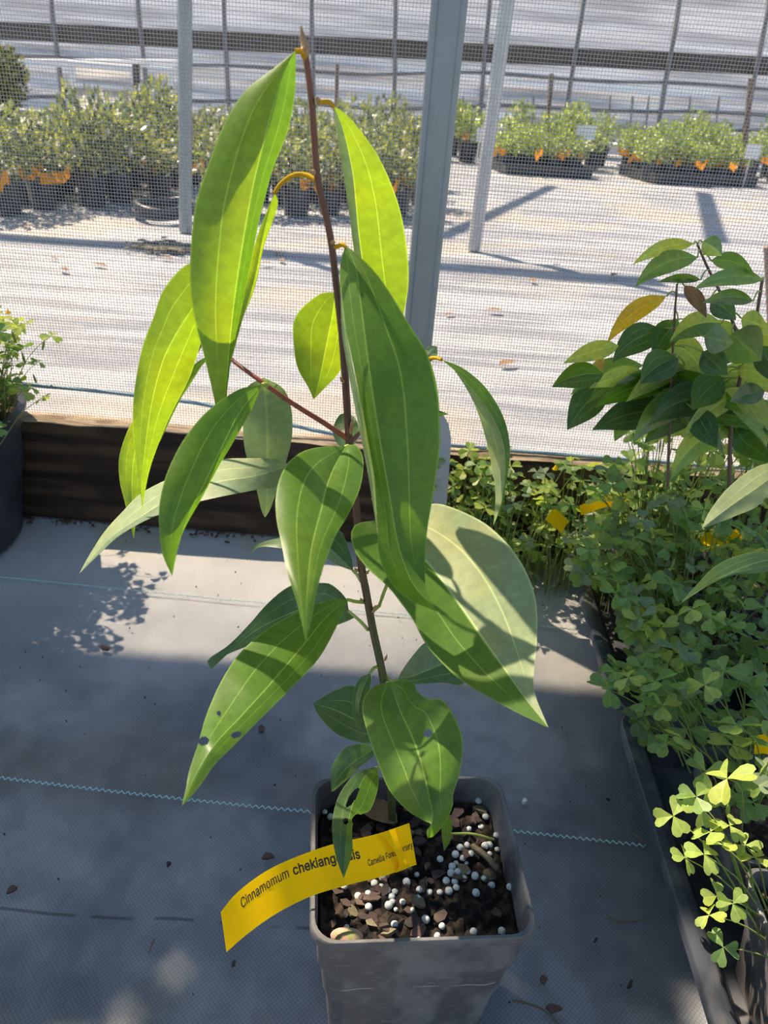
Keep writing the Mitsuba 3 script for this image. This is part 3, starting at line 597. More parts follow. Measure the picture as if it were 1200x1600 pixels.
k = thing('twig', 'thick brown twig lying on the pot soil at the right', 'twig'); put(k, ply(tube(smooth_poly([a, (a + b) / 2 + [0, 0, .002], b], 8), .0021, 6), 'm_bark3', True))
p = az(530, 1478, ZS + .004); mm = bead_mesh(9)
k = thing('moss_lump', 'pale green and pink lump of moss in the front left corner of the pot', 'moss')
put(k, ply(mm, princ(proc(lambda p, n, uv: mix(C3(.22, .24, .08), C3(.40, .24, .18), smoothstep(.4, .6, fbm(p.x * 300, p.y * 300, p.z * 300, 2)))), .9), True), T().translate([p[0] + .004, p[1] + .006, ZS + .004]).scale([.010, .005, .005]))

# ------------------------------------------------------------------ the yellow tag
tg = thing('plant_tag', 'yellow plastic plant tag with black lettering looped round the stem of the central sapling', 'plant tag')
TU = [(344.8, 1425), (369, 1396), (410, 1364.5), (455, 1342), (518, 1319.5), (585, 1304), (639.5, 1286)]
TL = [(353.8, 1488), (387, 1459), (432, 1427.5), (486, 1400.5), (545, 1382.5), (599, 1369), (651, 1351)]
zu = [.176, .184, .196, .204, .208, .206, .203]; zl = [.160, .166, .176, .182, .184, .181, .178]
PU = smooth_poly([az(x, y, z) for (x, y), z in zip(TU, zu)], 60); PL = smooth_poly([az(x, y, z) for (x, y), z in zip(TL, zl)], 60)
def tag_at(u, v, off=0):
    i = np.clip(np.asarray(u) * 59, 0, 58.999); k = i.astype(int); w = (i - k)[:, None]
    a = PU[k] * (1 - w) + PU[k + 1] * w; b = PL[k] * (1 - w) + PL[k + 1] * w
    p = a + (b - a) * np.asarray(v)[:, None]
    n = np.cross(PU[k + 1] - PU[k], b - a); n /= np.linalg.norm(n, axis=1, keepdims=True)
    n *= np.where((n * (CAM - p)).sum(1) > 0, 1, -1)[:, None]
    return p + n * np.asarray(off).reshape(-1, 1)
def tag_mesh():
    u, v = np.meshgrid(np.linspace(0, 1, 60), np.linspace(0, 1, 7), indexing='ij'); u, v = u.ravel(), v.ravel()
    f_, b_ = tag_at(u, v, np.zeros(len(u))), tag_at(u, v, np.full(len(u), -.0003))
    i, j = np.meshgrid(np.arange(59), np.arange(6), indexing='ij'); a = (i * 7 + j).ravel()
    return TM(f_, np.vstack([np.stack([a, a + 1, a + 8], 1), np.stack([a, a + 8, a + 7], 1)]))
part(tg, 'strip', ply(tag_mesh(), 'm_tag', True))
TLEN = np.linalg.norm(np.diff((PU + PL) / 2, axis=0), axis=1).sum(); TW = np.linalg.norm(PU - PL, axis=1).mean()
def lettering(text, u0, u1, v0, v1, h, bold=False):
    """text between u0 and u1 along the strip, its baseline running from v0 to v1; h: capital height as a part of the strip's width"""
    m = meshkit.text_mesh(text, 1.0, .02, bold); V = np.array(m.vertices); w = V[:, 0].max()
    t = V[:, 0] / w
    P = tag_at(u0 + (u1 - u0) * t, (v0 + (v1 - v0) * t) - V[:, 1] * h, .0002 + V[:, 2] * .005)
    part(tg, 'lettering', ply(TM(P, m.faces), 'm_ink', False))
lettering('Cinnamomum', .115, .375, .40, .37, .22)
lettering('chekiangensis', .395, .715, .37, .46, .22, True)
lettering('Camellia Forest Nursery', .745, .995, .68, .58, .15)
# the tail: passes round the stem and down through the slit
sc_ = ay(609, 1296, YS); loop = []
for a in np.linspace(-2.6, 2.2, 26):
    loop.append(sc_ + np.array([math.sin(a) * .0065, math.cos(a) * .0065 - .001, 0]))
tail = [tag_at(np.array([u]), np.array([v]), np.array([o]))[0] for u, v, o in ((.872, -.02, .0012), (.888, .25, .003), (.905, .55, .0042), (.912, .80, .0035), (.905, .99, .001))]
def ribbon(mid, across, w):
    mid = np.asarray(mid); n = len(mid); across = np.broadcast_to(across, (n, 3)); w = np.broadcast_to(w, (n,))[:, None]
    v = np.vstack([mid - across * w / 2, mid + across * w / 2]); k = np.arange(n - 1)
    return TM(v, np.vstack([np.stack([k, k + 1, n + k + 1], 1), np.stack([k, n + k + 1, n + k], 1)]))
acr = tag_at(np.array([.93]), np.array([.5]))[0] - tag_at(np.array([.86]), np.array([.5]))[0]; acr /= np.linalg.norm(acr)
tl_ = smooth_poly(tail, 16)
part(tg, 'tail', ply(ribbon(tl_, acr, np.interp(np.linspace(0, 1, 16), [0, .3, .7, 1], [.011, .006, .005, .008])), 'm_tag', True))
part(tg, 'loop', ply(ribbon(np.array(loop), np.array([0, 0, 1.0]), .006), 'm_tag', True))

# ------------------------------------------------------------------ clover (wood sorrel)
def clover_leaf(seed, size=1.0, var=6):
    r = random.Random(seed); V, Fc, UV = [], [], []
    out = [(0, 0), (.30, .22), (.55, .42), (.80, .50), (.98, .40), (1.02, .20), (.88, .0)]
    for k in range(3):
        a = 2 * math.pi * k / 3 + r.uniform(-.12, .12); droop = r.uniform(.0, .55); fold = r.uniform(.1, .6)
        b = len(V)
        spine = [(0, 0, 0), (.45, 0, 0), (.88, 0, 0)]
        pts = [(x, s * y) for s in (1, -1) for x, y in out[1:6]]
        for x, y in [(0, 0), (.45, 0), (.88, 0)] + pts:
            z = abs(y) * fold - droop * x * x * .8
            V.append((x * math.cos(a) - y * math.sin(a), x * math.sin(a) + y * math.cos(a), z)); UV.append((2 * var + .5 + .49 * y / .5, .3 + .4 * x))
        for o, sg in ((3, 1), (8, -1)):
            t = [(0, o, 1), (o, o + 1, 1), (1, o + 1, o + 2), (1, o + 2, 2), (2, o + 2, o + 3), (2, o + 3, o + 4)]
            t = [(0, o, 1), (1, o, o + 1), (1, o + 1, 2), (2, o + 1, o + 2), (2, o + 2, o + 3), (2, o + 3, o + 4)]
            Fc += [tuple(b + i for i in (q if sg < 0 else q[::-1])) for q in t]
    return TM(np.array(V) * size, Fc), np.array(UV)
CL = {v: [ply(m, 'm_leaf', False, uv=u) for m, u in (clover_leaf(100 + i, 1.0, v) for i in range(5))] for v in (6, 7, 8)}
def clover_plant(base, tops, var, label, group, size=(.011, .016), flowers=0, pods=0, seed=0, name='clover_weed'):
    """tops: leaf positions; every leaf on a stalk from the base"""
    r = random.Random(seed)
    k = thing(name, label, 'weed', group)
    base = np.asarray(base, float); ms = []
    for i, p in enumerate(tops):
        p = np.asarray(p, float)
        off = np.clip((p - base)[:2], -.14, .14); b = base + np.array([*(off * .45), 0]) + np.array([r.uniform(-.010, .010), r.uniform(-.010, .010), 0])
        mid = (b * .45 + p * .55); mid[2] = b[2] + (p[2] - b[2]) * .72
        ms.append(tube(smooth_poly([b, mid, p], 7), np.linspace(.0008, .0005, 7), 4))
        s = r.uniform(*size); v = var if not isinstance(var, (list, tuple)) else r.choice(var)
        part(k, 'leaf', r.choice(CL[v]), T().translate(p.tolist()).rotate([0, 0, 1], r.uniform(0, 360)).rotate([1, 0, 0], r.uniform(-38, 38)).rotate([0, 1, 0], r.uniform(-30, 38)).scale([s, s, s]))
    part(k, 'stalks', ply(cat(ms), 'm_weedstem', True), stuff=True)
    for i in range(pods):
        p = np.asarray(r.choice(tops)) + np.array([r.uniform(-.015, .015), r.uniform(-.015, .015), r.uniform(.0, .02)])
        q = p + np.array([r.uniform(-.004, .004), r.uniform(-.004, .004), r.uniform(.012, .018)])
        part(k, 'seed_pod', ply(tube(smooth_poly([p, (p + q) / 2, q], 7), np.array([.0005, .0013, .0016, .0015, .0013, .001, .0002]), 5), 'm_weedstem', True))
    for i in range(flowers):
        p = np.asarray(r.choice(tops)) + np.array([r.uniform(-.012, .012), r.uniform(-.012, .012), r.uniform(.006, .022)])
        f = trimesh.creation.cone(.004, .007, sections=6); f.apply_translation(p)
        part(k, 'flower', ply(f, 'm_flower', False))
    return k

# ------------------------------------------------------------------ left pot with weeds
lp = thing('round_pot', 'large round black nursery pot cut off by the left edge of the picture', 'plant pot')
LPC = np.array([-.628, .875])
def round_pot(r, H):
    prof = [(.80, 0), (.82, .004), (.90, H * .50), (.905, H * .505), (.93, H * .52), (.925, H * .535), (.955, H * .85), (.985, H * .86), (1.0, H * .965), (1.035, H * .968), (1.04, H * .995), (1.02, H), (.97, H), (.95, H * .97), (.93, H * .86)]
    return loft([circ(r * a, z) for a, z in prof])
LH = .190; LR = .148
part(lp, 'body', ply(round_pot(LR, LH), 'm_blackplastic', 40), T().translate([LPC[0], LPC[1], 0]))
part(lp, 'soil', ply(loft([circ(LR * .94, LH * .90), circ(LR * .5, LH * .93)], False, True), 'm_weedsoil', 30), T().translate([LPC[0], LPC[1], 0]), stuff=True)
r5 = random.Random(5)
for j in range(14):
    tops = []
    bx_, by_ = LPC[0] + r5.uniform(.0, .12), LPC[1] + r5.uniform(-.09, .08)
    for i in range(30):
        h = r5.uniform(.0, 1.0)
        tops.append((bx_ + r5.gauss(.02, .035), by_ + r5.gauss(0, .035), LH + .006 + h * .115))
    tops = [(min(x, LPC[0] + .205 - .3 * max(0, z - LH - .03)), y, z) for x, y, z in tops]
    clover_plant((bx_, by_, LH * .9), tops, [7, 7, 6], 'bright green clover weed with yellow flowers growing in the large round pot', 'clover weeds in the round pot', (.010, .016), 2, 4, 50 + j)

# ------------------------------------------------------------------ right: trays, pots, clover
def tray_mesh(lx, ly, H=.052):
    return loft([rsq(lx * a + d, ly * a + d, .015 + d, z, 5) for a, d, z in ((1, -.016, 0), (1, -.015, .001), (1, -.004, H - .008), (1, .0, H - .006), (1, .004, H - .005), (1, .0045, H - .001), (1, .008, H), (1, .0135, H), (1, .015, H - .002), (1, .015, H - .010), (1, .0125, H - .010), (1, .0125, H - .003), (1, .008, H - .002), (1, -.001, H - .004), (1, -.007, H - .01), (1, -.018, .003))][::1])
TZ = .052
xe = az(945, 1105, TZ)
tray_spots = [((.268 + .19, .575 - .27), (.19, .27), 'long black plastic nursery tray in the right foreground, empty at its near left edge'),
              ((.268 + .27, .74), (.27, .145), 'black plastic nursery tray behind the long tray at the right, full of weedy pots')]
for (cx, cy), (lx, ly), lb in tray_spots:
    k = thing('nursery_tray', lb, 'tray'); put(k, ply(tray_mesh(lx, ly), 'm_tray', 40), T().translate([cx, cy, 0]))
SP = ply(pot_mesh(.0585, .0585, .097, .012), 'm_pot', 38)
SS = ply(soil_mesh(.054, .054, .082, 3, 30, .012), 'm_weedsoil', 30)
pots = []
pot_xy = [(.347, .315), (.470, .315), (.347, .437), (.470, .437), (.347, .675), (.470, .675), (.593, .675), (.347, .80), (.470, .80), (.593, .80), (.593, .315), (.593, .437)]
PN = ['nearest the camera', 'right of the corner pot', 'just beyond the corner pot', 'right of the second pot in the near tray', 'at the front left of the rear tray', 'at the front middle of the rear tray', 'at the front right of the rear tray', 'at the back left of the rear tray', 'at the back middle of the rear tray', 'at the back right of the rear tray', 'at the outer right of the near tray', 'at the far outer corner of the near tray']
for i, (x, y) in enumerate(pot_xy):
    lab = 'square black pot in the nearest corner of the right hand tray, sunlit on its side' if i == 0 else f'square black pot full of clover, {PN[i]}'
    k = thing('square_pot', lab, 'plant pot', None if i == 0 else 'weedy square pots in the right trays')
    zt = .004
    to = T().translate([x, y, zt]).rotate([0, 0, 1], r5.uniform(-3, 3))
    part(k, 'body', SP, to); part(k, 'soil', SS, to, stuff=True)
    pots.append((x, y, zt + .083))
r6 = random.Random(11)
from shapely.geometry import Polygon, Point
REG = Polygon([(895, 850), (925, 780), (960, 700), (990, 640), (1080, 625), (1210, 640), (1210, 1290), (1130, 1225), (1060, 1190), (985, 1120), (935, 1060), (985, 1000), (970, 930), (905, 905)])
pl_of = [[] for _ in pots]
n = 0
while n < 400:
    q = (r6.uniform(880, 1215), r6.uniform(620, 1360))
    if not REG.contains(Point(*q)): continue
    Yd = np.interp(q[1], [630, 760, 900, 1050, 1200, 1360], [.86, .80, .70, .57, .44, .33]) + r6.uniform(-.07, .05)
    P = ay(q[0], q[1], Yd)
    if q[1] > 1080 and r6.random() < .45: continue
    if not (.06 < P[2] < .30): continue
    d = [math.hypot(P[0] - x, P[1] - y) + .35 * max(0, P[2] - .17) + (9 if i == 0 else 0) for i, (x, y, z) in enumerate(pots)]
    pl_of[int(np.argmin(d))].append(P); n += 1
for i, (x, y, z) in enumerate(pots):
    for q in range(3):
        tops = pl_of[i][q::3]
        if len(tops) < 2: continue
        bx_, by_ = x + r6.uniform(-.03, .03), y + r6.uniform(-.03, .03)
        clover_plant((bx_, by_, z - .002), tops, [6, 6, 6, 8, 7], f'{("tall", "middling", "short")[q]} green clover weed rooted in the pot {PN[i]}', 'clover weeds in the right trays', (.0130, .0195), 0, 3, 200 + i * 3 + q)
# sunlit clover bending out of the nearest pot
CLP = [(1052, 1275), (1095, 1262), (1110, 1300), (1070, 1340), (1100, 1335), (1130, 1320), (1165, 1320), (1140, 1290), (1088, 1245), (1120, 1400), (1108, 1430), (1145, 1412), (1130, 1480), (1180, 1340)]
tops = [az(x, y, .150 - .00022 * (y - 1250) + .004 * (i % 3)) for i, (x, y) in enumerate(CLP)]
clover_plant((.335, .33, .083), tops, [7, 6, 7], 'sunlit pale green clover arching out over the near left rim of the corner pot', None, (.0105, .0145), 0, 1, 999)
ORD2 = ORD
cx_ = [.075 + .0245 * j for j in range(13)]
# clover on the ground between board and trays
for j in range(13):
    bx_, by_ = cx_[j], r6.uniform(.83, .925); tops = []
    for n in range(22): tops.append((bx_ + r6.gauss(0, .03), min(by_ + r6.gauss(0, .03), .94), r6.uniform(.03, .175)))
    clover_plant((bx_, by_, .0), tops, [7, 7, 6, 8], f'sunlit yellow green clover at the foot of the board, {ORD2[j]} of thirteen from the left', 'clover weeds along the board', (.010, .016), 1, 0, 700 + j)
# yellow tags among the weeds
def loose_tag(px, z, label, tilt=0.25):
    a = [az(x, y, z_) for (x, y), z_ in zip(px, z)]
    n = 14; t = np.linspace(0, 1, n)[:, None]
    A = smooth_poly([a[0], (a[0] + a[1]) / 2 + [0, 0, .004], a[1]], n); B = smooth_poly([a[3], (a[3] + a[2]) / 2 + [0, 0, .004], a[2]], n)
    v = np.vstack([A, B]); k_ = np.arange(n - 1)
    k = thing('yellow_tag', label, 'plant tag'); put(k, ply(TM(v, np.vstack([np.stack([k_, k_ + 1, n + k_ + 1], 1), np.stack([k_, n + k_ + 1, n + k_], 1)])), 'm_tag', True))
loose_tag([(852, 812), (868, 795), (890, 815), (878, 834)], [.16, .165, .15, .145], 'bent yellow tag end sticking out above the weeds beside the rear tray')
loose_tag([(905, 790), (985, 770), (985, 788), (908, 805)], [.165, .17, .16, .155], 'long yellow tag lying across the pots behind the clover')
loose_tag([(1092, 835), (1160, 828), (1165, 850), (1098, 862)], [.16, .16, .15, .15], 'yellow tag half hidden by clover under the pale leaf at the right')
loose_tag([(1180, 1150), (1215, 1155), (1215, 1190), (1178, 1178)], [.165, .165, .15, .15], 'orange yellow tag at the right edge of the picture above the near clover')

# seedlings at the right
sd = thing('leafy_seedling', 'small evergreen seedling with many drooping leaves among the clover at the right', 'seedling')
YR = .70
def stemline(parent, px, r, Y=YR, name='stem'):
    part(parent, name, ply(tube(smooth_poly([ay(x, y, Y) for x, y in px], 24), np.linspace(r, r * .6, 24), 7), 'm_seedstem', True))
stemline(sd, [(1140, 790), (1142, 677), (1156, 593), (1178, 514), (1191, 439)], .0024)
stemline(sd, [(1170, 560), (1153, 523), (1130, 467), (1107, 421), (1090, 383)], .0017)
stemline(sd, [(1043, 760), (1046, 677), (1053, 514), (1058, 444)], .0016)
SL = [((1084, 381), (988, 414), 20, -10, 7), ((1090, 402), (992, 449), 30, -14, 6), ((1097, 378), (1128, 400), 30, -4, 6), ((1095, 437), (1027, 441), 13, -4, 2), ((1111, 407), (1180, 432), 26, -10, 6), ((1193, 437), (1083, 453), 24, -12, 6),
      ((1177, 470), (1097, 474), 22, -8, 2), ((1069, 446), (1104, 497), 22, 4, 5), ((1041, 463), (948, 537), 26, -12, 4), ((943, 558), (925, 598), 15, -2, 4), ((1037, 517), (957, 566), 40, -12, 2), ((1128, 505), (1046, 535), 34, -12, 6),
      ((967, 540), (880, 568), 26, -4, 7), ((1100, 526), (1146, 536), 40, 0, 8), ((1144, 521), (1190, 563), 62, 0, 8), ((943, 585), (862, 605), 36, -8, 2), ((946, 600), (886, 672), 44, -4, 2), ((1013, 587), (920, 607), 28, -8, 7), ((1093, 587), (960, 600), 28, -8, 8),
      ((1132, 626), (1013, 665), 48, -20, 2), ((1149, 655), (1210, 725), 70, 8, 2), ((1195, 612), (1140, 628), 30, -4, 2), ((1097, 550), (1137, 586), 40, 0, 2), ((1158, 497), (1200, 512), 32, 0, 7), ((1046, 642), (925, 672), 46, -10, 2), ((1060, 560), (1000, 600), 44, -8, 2),
      ((1130, 590), (1080, 640), 44, -4, 1), ((1190, 540), (1215, 600), 40, 0, 1), ((1110, 470), (1150, 500), 34, -4, 1), ((1060, 500), (1020, 560), 36, -4, 1), ((1000, 620), (960, 690), 34, -2, 6), ((1085, 640), (1120, 700), 40, 0, 2)]
rs = random.Random(21)
SDST = [tuple(q) for px in ([(1140, 790), (1142, 677), (1156, 593), (1178, 514), (1191, 439)], [(1170, 560), (1153, 523), (1130, 467), (1107, 421), (1090, 383)], [(1043, 760), (1046, 677), (1053, 514), (1058, 444)]) for q in smooth_poly(px, 24)]
for i in range(34):
    b = (rs.uniform(1000, 1195), rs.uniform(490, 670)); an = rs.uniform(2.4, 3.6) if rs.random() < .6 else rs.uniform(-.4, .9); L_ = rs.uniform(80, 140)
    SL.append((b, (b[0] + L_ * math.cos(an), b[1] + abs(L_ * math.sin(an)) + 12), rs.uniform(28, 44), -rs.uniform(6, 22), rs.choice([2, 1, 6, 7, 8, 7])))
for i, (b, t, w, bow, var) in enumerate(SL):
    b, t = np.array(b, float), np.array(t, float); d = t - b; L_ = np.linalg.norm(d); d /= L_; nrm = np.array([d[1], -d[0]])
    if nrm[1] > 0: nrm = -nrm
    q = np.linspace(0, 1, 9); mid = b + (t - b) * q[:, None] - nrm[None] * (bow * 4 * q * (1 - q))[:, None] * -1 * (-1 if bow > 0 else -1)
    mid = b + (t - b) * q[:, None] + nrm[None] * (abs(bow) * 4 * q * (1 - q))[:, None]
    ww = w * .62 * np.sin(np.pi * q ** .78) ** .95 * (1 - .15 * q)
    nn = np.array([d[1], -d[0]])
    Y_ = YR + (rs.uniform(-.05, .05) if i < 32 else rs.uniform(.0, .07))
    dl = rs.choice((1, 1, -1)); va = {2: 1, 1: 2, 6: 7, 7: 7, 8: 6}.get(var, var)  # one half in a neighbouring tint, painting in the shading of a fold
    lk = add_leaf(sd, dict(M=mid, L=mid + nn * ww[:, None], R=mid - nn * ww[:, None], Y=[Y_, Y_ - .016, Y_ - .03, Y_ - .05], tl=dl * rs.uniform(.5, 1.5), tr=dl * rs.uniform(-.6, .9), cup=rs.uniform(-.4, .5), var=var, vr=va if rs.random() < .5 else var, wav=.004, seed=40 + i, rows=22, cols=5), label={4: 'yellowing leaf', 5: 'brown leaf'}.get(var))
    st = min(SDST, key=lambda q: abs(q[0] - b[0]) + .6 * abs(q[1] + 12 - b[1]))
    if abs(st[0] - b[0]) < 70: part(lk, 'petiole', ply(tube(smooth_poly([ay(st[0], st[1], YR), ay((st[0] + b[0]) / 2, (st[1] + b[1]) / 2 - 5, (YR + Y_) / 2), ay(b[0], b[1], Y_)], 8), .0007, 5), 'm_petiole_green', True))
sd2 = thing('leafy_seedling', 'seedling at the right edge with large pale and dark drooping leaves reaching into the picture', 'seedling')
stemline(sd2, [(1260, 1180), (1250, 1000), (1235, 860), (1230, 720)], .0022, .46)
add_leaf(sd2, dict(M=[(1235, 722), (1190, 757), (1140, 792), (1096, 826)], L=[(1235, 722), (1190, 785), (1150, 806), (1120, 818), (1096, 826)], R=[(1235, 722), (1185, 728), (1140, 760), (1110, 797), (1096, 826)], Y=[.45, .43, .42], tl=-.4, tr=.7, var=3, vl=8, seed=80), 'large pale grey green pointed leaf')
add_leaf(sd2, dict(M=[(1240, 868), (1180, 880), (1120, 905), (1063, 943)], L=[(1240, 868), (1200, 892), (1150, 898), (1110, 913), (1063, 943)], R=[(1240, 868), (1180, 862), (1125, 880), (1090, 912), (1063, 943)], Y=[.46, .44, .42], tl=-.5, tr=.8, var=2, seed=81), 'dark bluish green pointed leaf')

# ------------------------------------------------------------------ litter on the ground cloth
def litter(px, L, W, mat, label, yaw=None, H=.0025, cat_='bark chip', name='bark_scrap'):
    p = az(*px, .002); k = thing(name, label, cat_)
    put(k, ply(chip_mesh(L, W, H, random.Random(int(px[0] * 7 + px[1]))), mat), lie(p[0], p[1], .0022, 1, r3.uniform(0, 180) if yaw is None else yaw, r3.uniform(-6, 6)))
litter((163, 1013), .015, .008, 'm_bark1', 'brown bark scrap on the ground left of the leaf shadows', 160)
litter((408, 1140), .010, .009, 'm_bark1', 'brown bark scrap on the ground right of the holed leaf')
litter((420, 1338), .013, .007, 'm_bark1', 'largest bark scrap on the ground just above the yellow tag', 15)
litter((264, 1350), .006, .006, 'm_bark0', 'small dark bark crumb on the ground left of the yellow tag')
litter((20, 1390), .011, .007, 'm_bark1', 'bark scrap on the ground at the left edge of the picture', 30)
litter((365, 1506), .006, .003, 'm_bark0', 'small bark crumb on the ground just below the tip of the yellow tag')
litter((848, 1532), .008, .009, 'm_bark1', 'squarish bark scrap on the ground right of the square pot')
litter((866, 1576), .015, .008, 'm_bark1', 'oval bark scrap on the ground at the lower right beside the pot', -10)
litter((820, 1253), .0052, .005, 'm_bead', 'tiny pale round pebble on the ground beyond the right rim of the pot', 0, .005, 'pebble', 'pebble')
litter((950, 1250), .004, .002, 'm_bark2', 'tiny crumb on the ground near the tray edge')
litter((930, 1470), .006, .003, 'm_bark2', 'dark crumb on the ground between pot and tray')
litter((985, 1538), .010, .004, 'm_bark2', 'dark crumb on the ground at the foot of the tray')
for px, lb in (([(985, 1300), (998, 1308), (1012, 1318)], 'short brown twig where the stitched line meets the tray'), ([(945, 1430), (965, 1440), (985, 1440), (1012, 1436)], 'thin curved dry leaf strip on the ground by the tray'),
               ([(800, 1563), (830, 1570), (855, 1582), (875, 1604)], 'thin dry stalk curving on the ground right of the pot'), ([(241, 1468), (236, 1478), (233, 1488)], 'short pale twig on the ground left of the tag'), ([(862, 920), (890, 905), (915, 902)], 'pale stick lying by the rear tray')):
    k = thing('dry_stalk', lb, 'twig'); put(k, ply(tube(smooth_poly([az(x, y, .002) for x, y in px], 12), np.linspace(.0010, .0006, 12), 5), 'm_bark3', True))
r8 = random.Random(88); ms = []
for i in range(260):                                             # crumbs along the foot of the board and scattered grit
    near = i < 170
    x = r8.uniform(-.7, .4) if near else r8.uniform(-.4, .27); y = YB - abs(r8.gauss(0, .010)) - .004 if near else r8.uniform(.3, .9)
    m = chip_mesh(r8.uniform(.003, .012) if near else r8.uniform(.001, .003), r8.uniform(.002, .006) if near else .0015, .002, r8); m.apply_transform(trimesh.transformations.rotation_matrix(r8.uniform(0, 6), (0, 0, 1))); m.apply_translation((x, y, .0015)); ms.append(m)
k = thing('bark_litter', 'crumbs of bark and grit scattered along the foot of the board and over the ground cloth', 'litter'); put(k, ply(cat(ms), 'm_bark1')); labels[k]['kind'] = 'stuff'

# ------------------------------------------------------------------ behind the screen: posts
def post(px0, px1, Y, r, label, mat='m_pole', extra=.5, name='steel_post'):
    a, b = ay(*px0, Y), ay(*px1, Y); d = b - a; a = a + d * ((0 - a[2]) / d[2]); a[2] = 0
    b = b + d / np.linalg.norm(d) * extra
    k = thing(name, label, 'post'); put(k, ply(tube([a, (a + b) / 2, b], r, 18), mat, 40))
pl_ = az(290, 362, 0); pr_ = az(740, 390, 0)
post((290, 362), (289, 0), pl_[1], .025, 'grey steel post behind the screen at the left, in front of the shrubs', 'm_galv')
post((740, 390), (793, 0), pr_[1], .027, 'pale steel post behind the screen right of the channel post')
for x0, y0_, x1, y1_, r, lb in ((853, 235, 862, 115, .018, 'thin brown stake among the far shrubs right of the pale post'), (1163, 235, 1174, 122, .022, 'thicker brown stake behind the far shrubs near the right edge'), (525, 200, 527, 100, .016, 'thin brown stake behind the far shrubs next to the stem tip')):
    post((x0, y0_), (x1, y1_), 6.9, r, lb, 'm_rust', .0, 'wooden_stake')
p = az(1205, 520, 0); 
post((1205, 500), (1200, 385), 1.9, .010, 'short tan stake at the right edge behind the screen', 'm_rust', 0, 'wooden_stake')

# ------------------------------------------------------------------ far shrubs
def far_foliage(seed, n, rx, rz, lw, ll, z0=0.0):
    r = np.random.default_rng(seed); V, Fc, UV = [], [], []
    for i in range(n):
        d = r.normal(size=3); d /= np.linalg.norm(d); q = r.random() ** .45
        c = np.array([d[0] * rx * q, d[1] * rx * q, z0 + rz + d[2] * rz * q])
        a = r.normal(size=3) + d * .8 + [0, 0, .3]; a /= np.linalg.norm(a); b = np.cross(a, r.normal(size=3)); b /= np.linalg.norm(b); nn = np.cross(a, b)
        L, W = ll * r.uniform(.7, 1.2), lw * r.uniform(.7, 1.2); o = len(V)
        V += [c, c + a * L * .5 + b * W + nn * W * .3, c + a * L, c + a * L * .5 - b * W + nn * W * .3]; u = r.random(); UV += [(u, .5)] * 4
        Fc += [(o, o + 1, o + 2), (o, o + 2, o + 3)]
    return TM(V, Fc), np.array(UV)
FA = [ply(m, 'm_far_leaf', False, uv=u) for m, u in (far_foliage(300 + i, 460, .19, .18, .014, .048) for i in range(5))]
FB = [ply(m, 'm_far_bright', False, uv=u) for m, u in (far_foliage(330 + i, 420, .17, .15, .012, .042) for i in range(5))]
TWG = ply(cat([tube([(0, 0, -.02), (.02 * math.cos(a), .02 * math.sin(a), .12), (.07 * math.cos(a), .07 * math.sin(a), .28)], .003, 4) for a in (0, 2, 4)]), 'm_seedstem')
FP = ply(loft([circ(.075 * a, z, 20) for a, z in ((.78, 0), (.98, .15), (1.06, .152), (1.06, .165), (.98, .165), (.94, .14))]), 'm_blackplastic', 40)
def tag_strip(seed):
    r = random.Random(seed); n = 6; a = r.uniform(0, 6.28)
    mid = np.array([(.03 * math.cos(a) + i * .016 * math.cos(a), .03 * math.sin(a) + i * .016 * math.sin(a), .012 + .006 * math.sin(i * 1.3 + seed) + .004 * i * r.uniform(-1, 1)) for i in range(n)])
    return ply(ribbon(mid, np.array([0, 0, 1.0]), .026), 'm_orange', True)
TGS = [tag_strip(i) for i in range(5)]
rf = random.Random(77)
def shrub(x, y, s, fol, label, group, tag=True, white=False):
    k = thing('potted_shrub', label, 'potted plant', group)
    to = T().translate([x, y, 0]).rotate([0, 0, 1], rf.uniform(0, 360)).scale([s, s, s])
    part(k, 'pot', FP, T().translate([x, y, 0]).scale([s * 1.25, s * 1.25, s])); up = T().translate([x, y, .15 * s]).rotate([0, 0, 1], rf.uniform(0, 360)).scale([s * rf.uniform(.9, 1.15), s * rf.uniform(.9, 1.15), s * rf.choice([.75, .9, 1.0, 1.1, 1.45])])
    part(k, 'stems', TWG, up); part(k, 'foliage', rf.choice(fol), up, stuff=True)
    if tag: part(k, 'tag', rf.choice(TGS), T().translate([x, y - .12 * s - .03, .17 * s]).scale([1.5, 1.5, 1.7]).rotate([0, 0, 1], rf.uniform(-60, 60)), label='orange tag')
ROWS = ['front', 'second', 'third', 'fourth', 'fifth']
def bed(c0, c1, nx, depth, ny, s, fol, label, group, tagp=.7):
    """rows of pots whose front row runs from c0 to c1"""
    c0, c1 = np.array(c0), np.array(c1)
    for j in range(ny):
        for i in range(nx):
            p = c0 + (c1 - c0) * ((i + .5 * (j % 2) + .25) / nx) + np.array([0, depth * j / max(1, ny - 1)])
            shrub(p[0] + rf.uniform(-.03, .03), p[1] + rf.uniform(-.03, .03), s * rf.uniform(.9, 1.12), fol, f'{label}, {ORD[i]} from the left in its {ROWS[j]} row', group, rf.random() < tagp)
A0, A1 = az(-60, 350, 0), az(270, 312, 0)
bed(A0[:2] + [-.1, .1], A1[:2] + [0, .1], 6, 1.3, 5, .66, FA, 'potted shrub in the far left bed', 'potted shrubs in the left far bed')
B0, B1 = az(300, 335, 0), az(660, 345, 0)
bed(B0[:2] + [.05, .1], B1[:2] + [0, .15], 6, 1.1, 4, .66, FA, 'potted shrub in the far middle bed', 'potted shrubs in the middle far bed')
Rr = [(775, 272), (915, 279), (1005, 286), (1170, 292)]
R_ = [az(x, y, 0) for x, y in Rr]
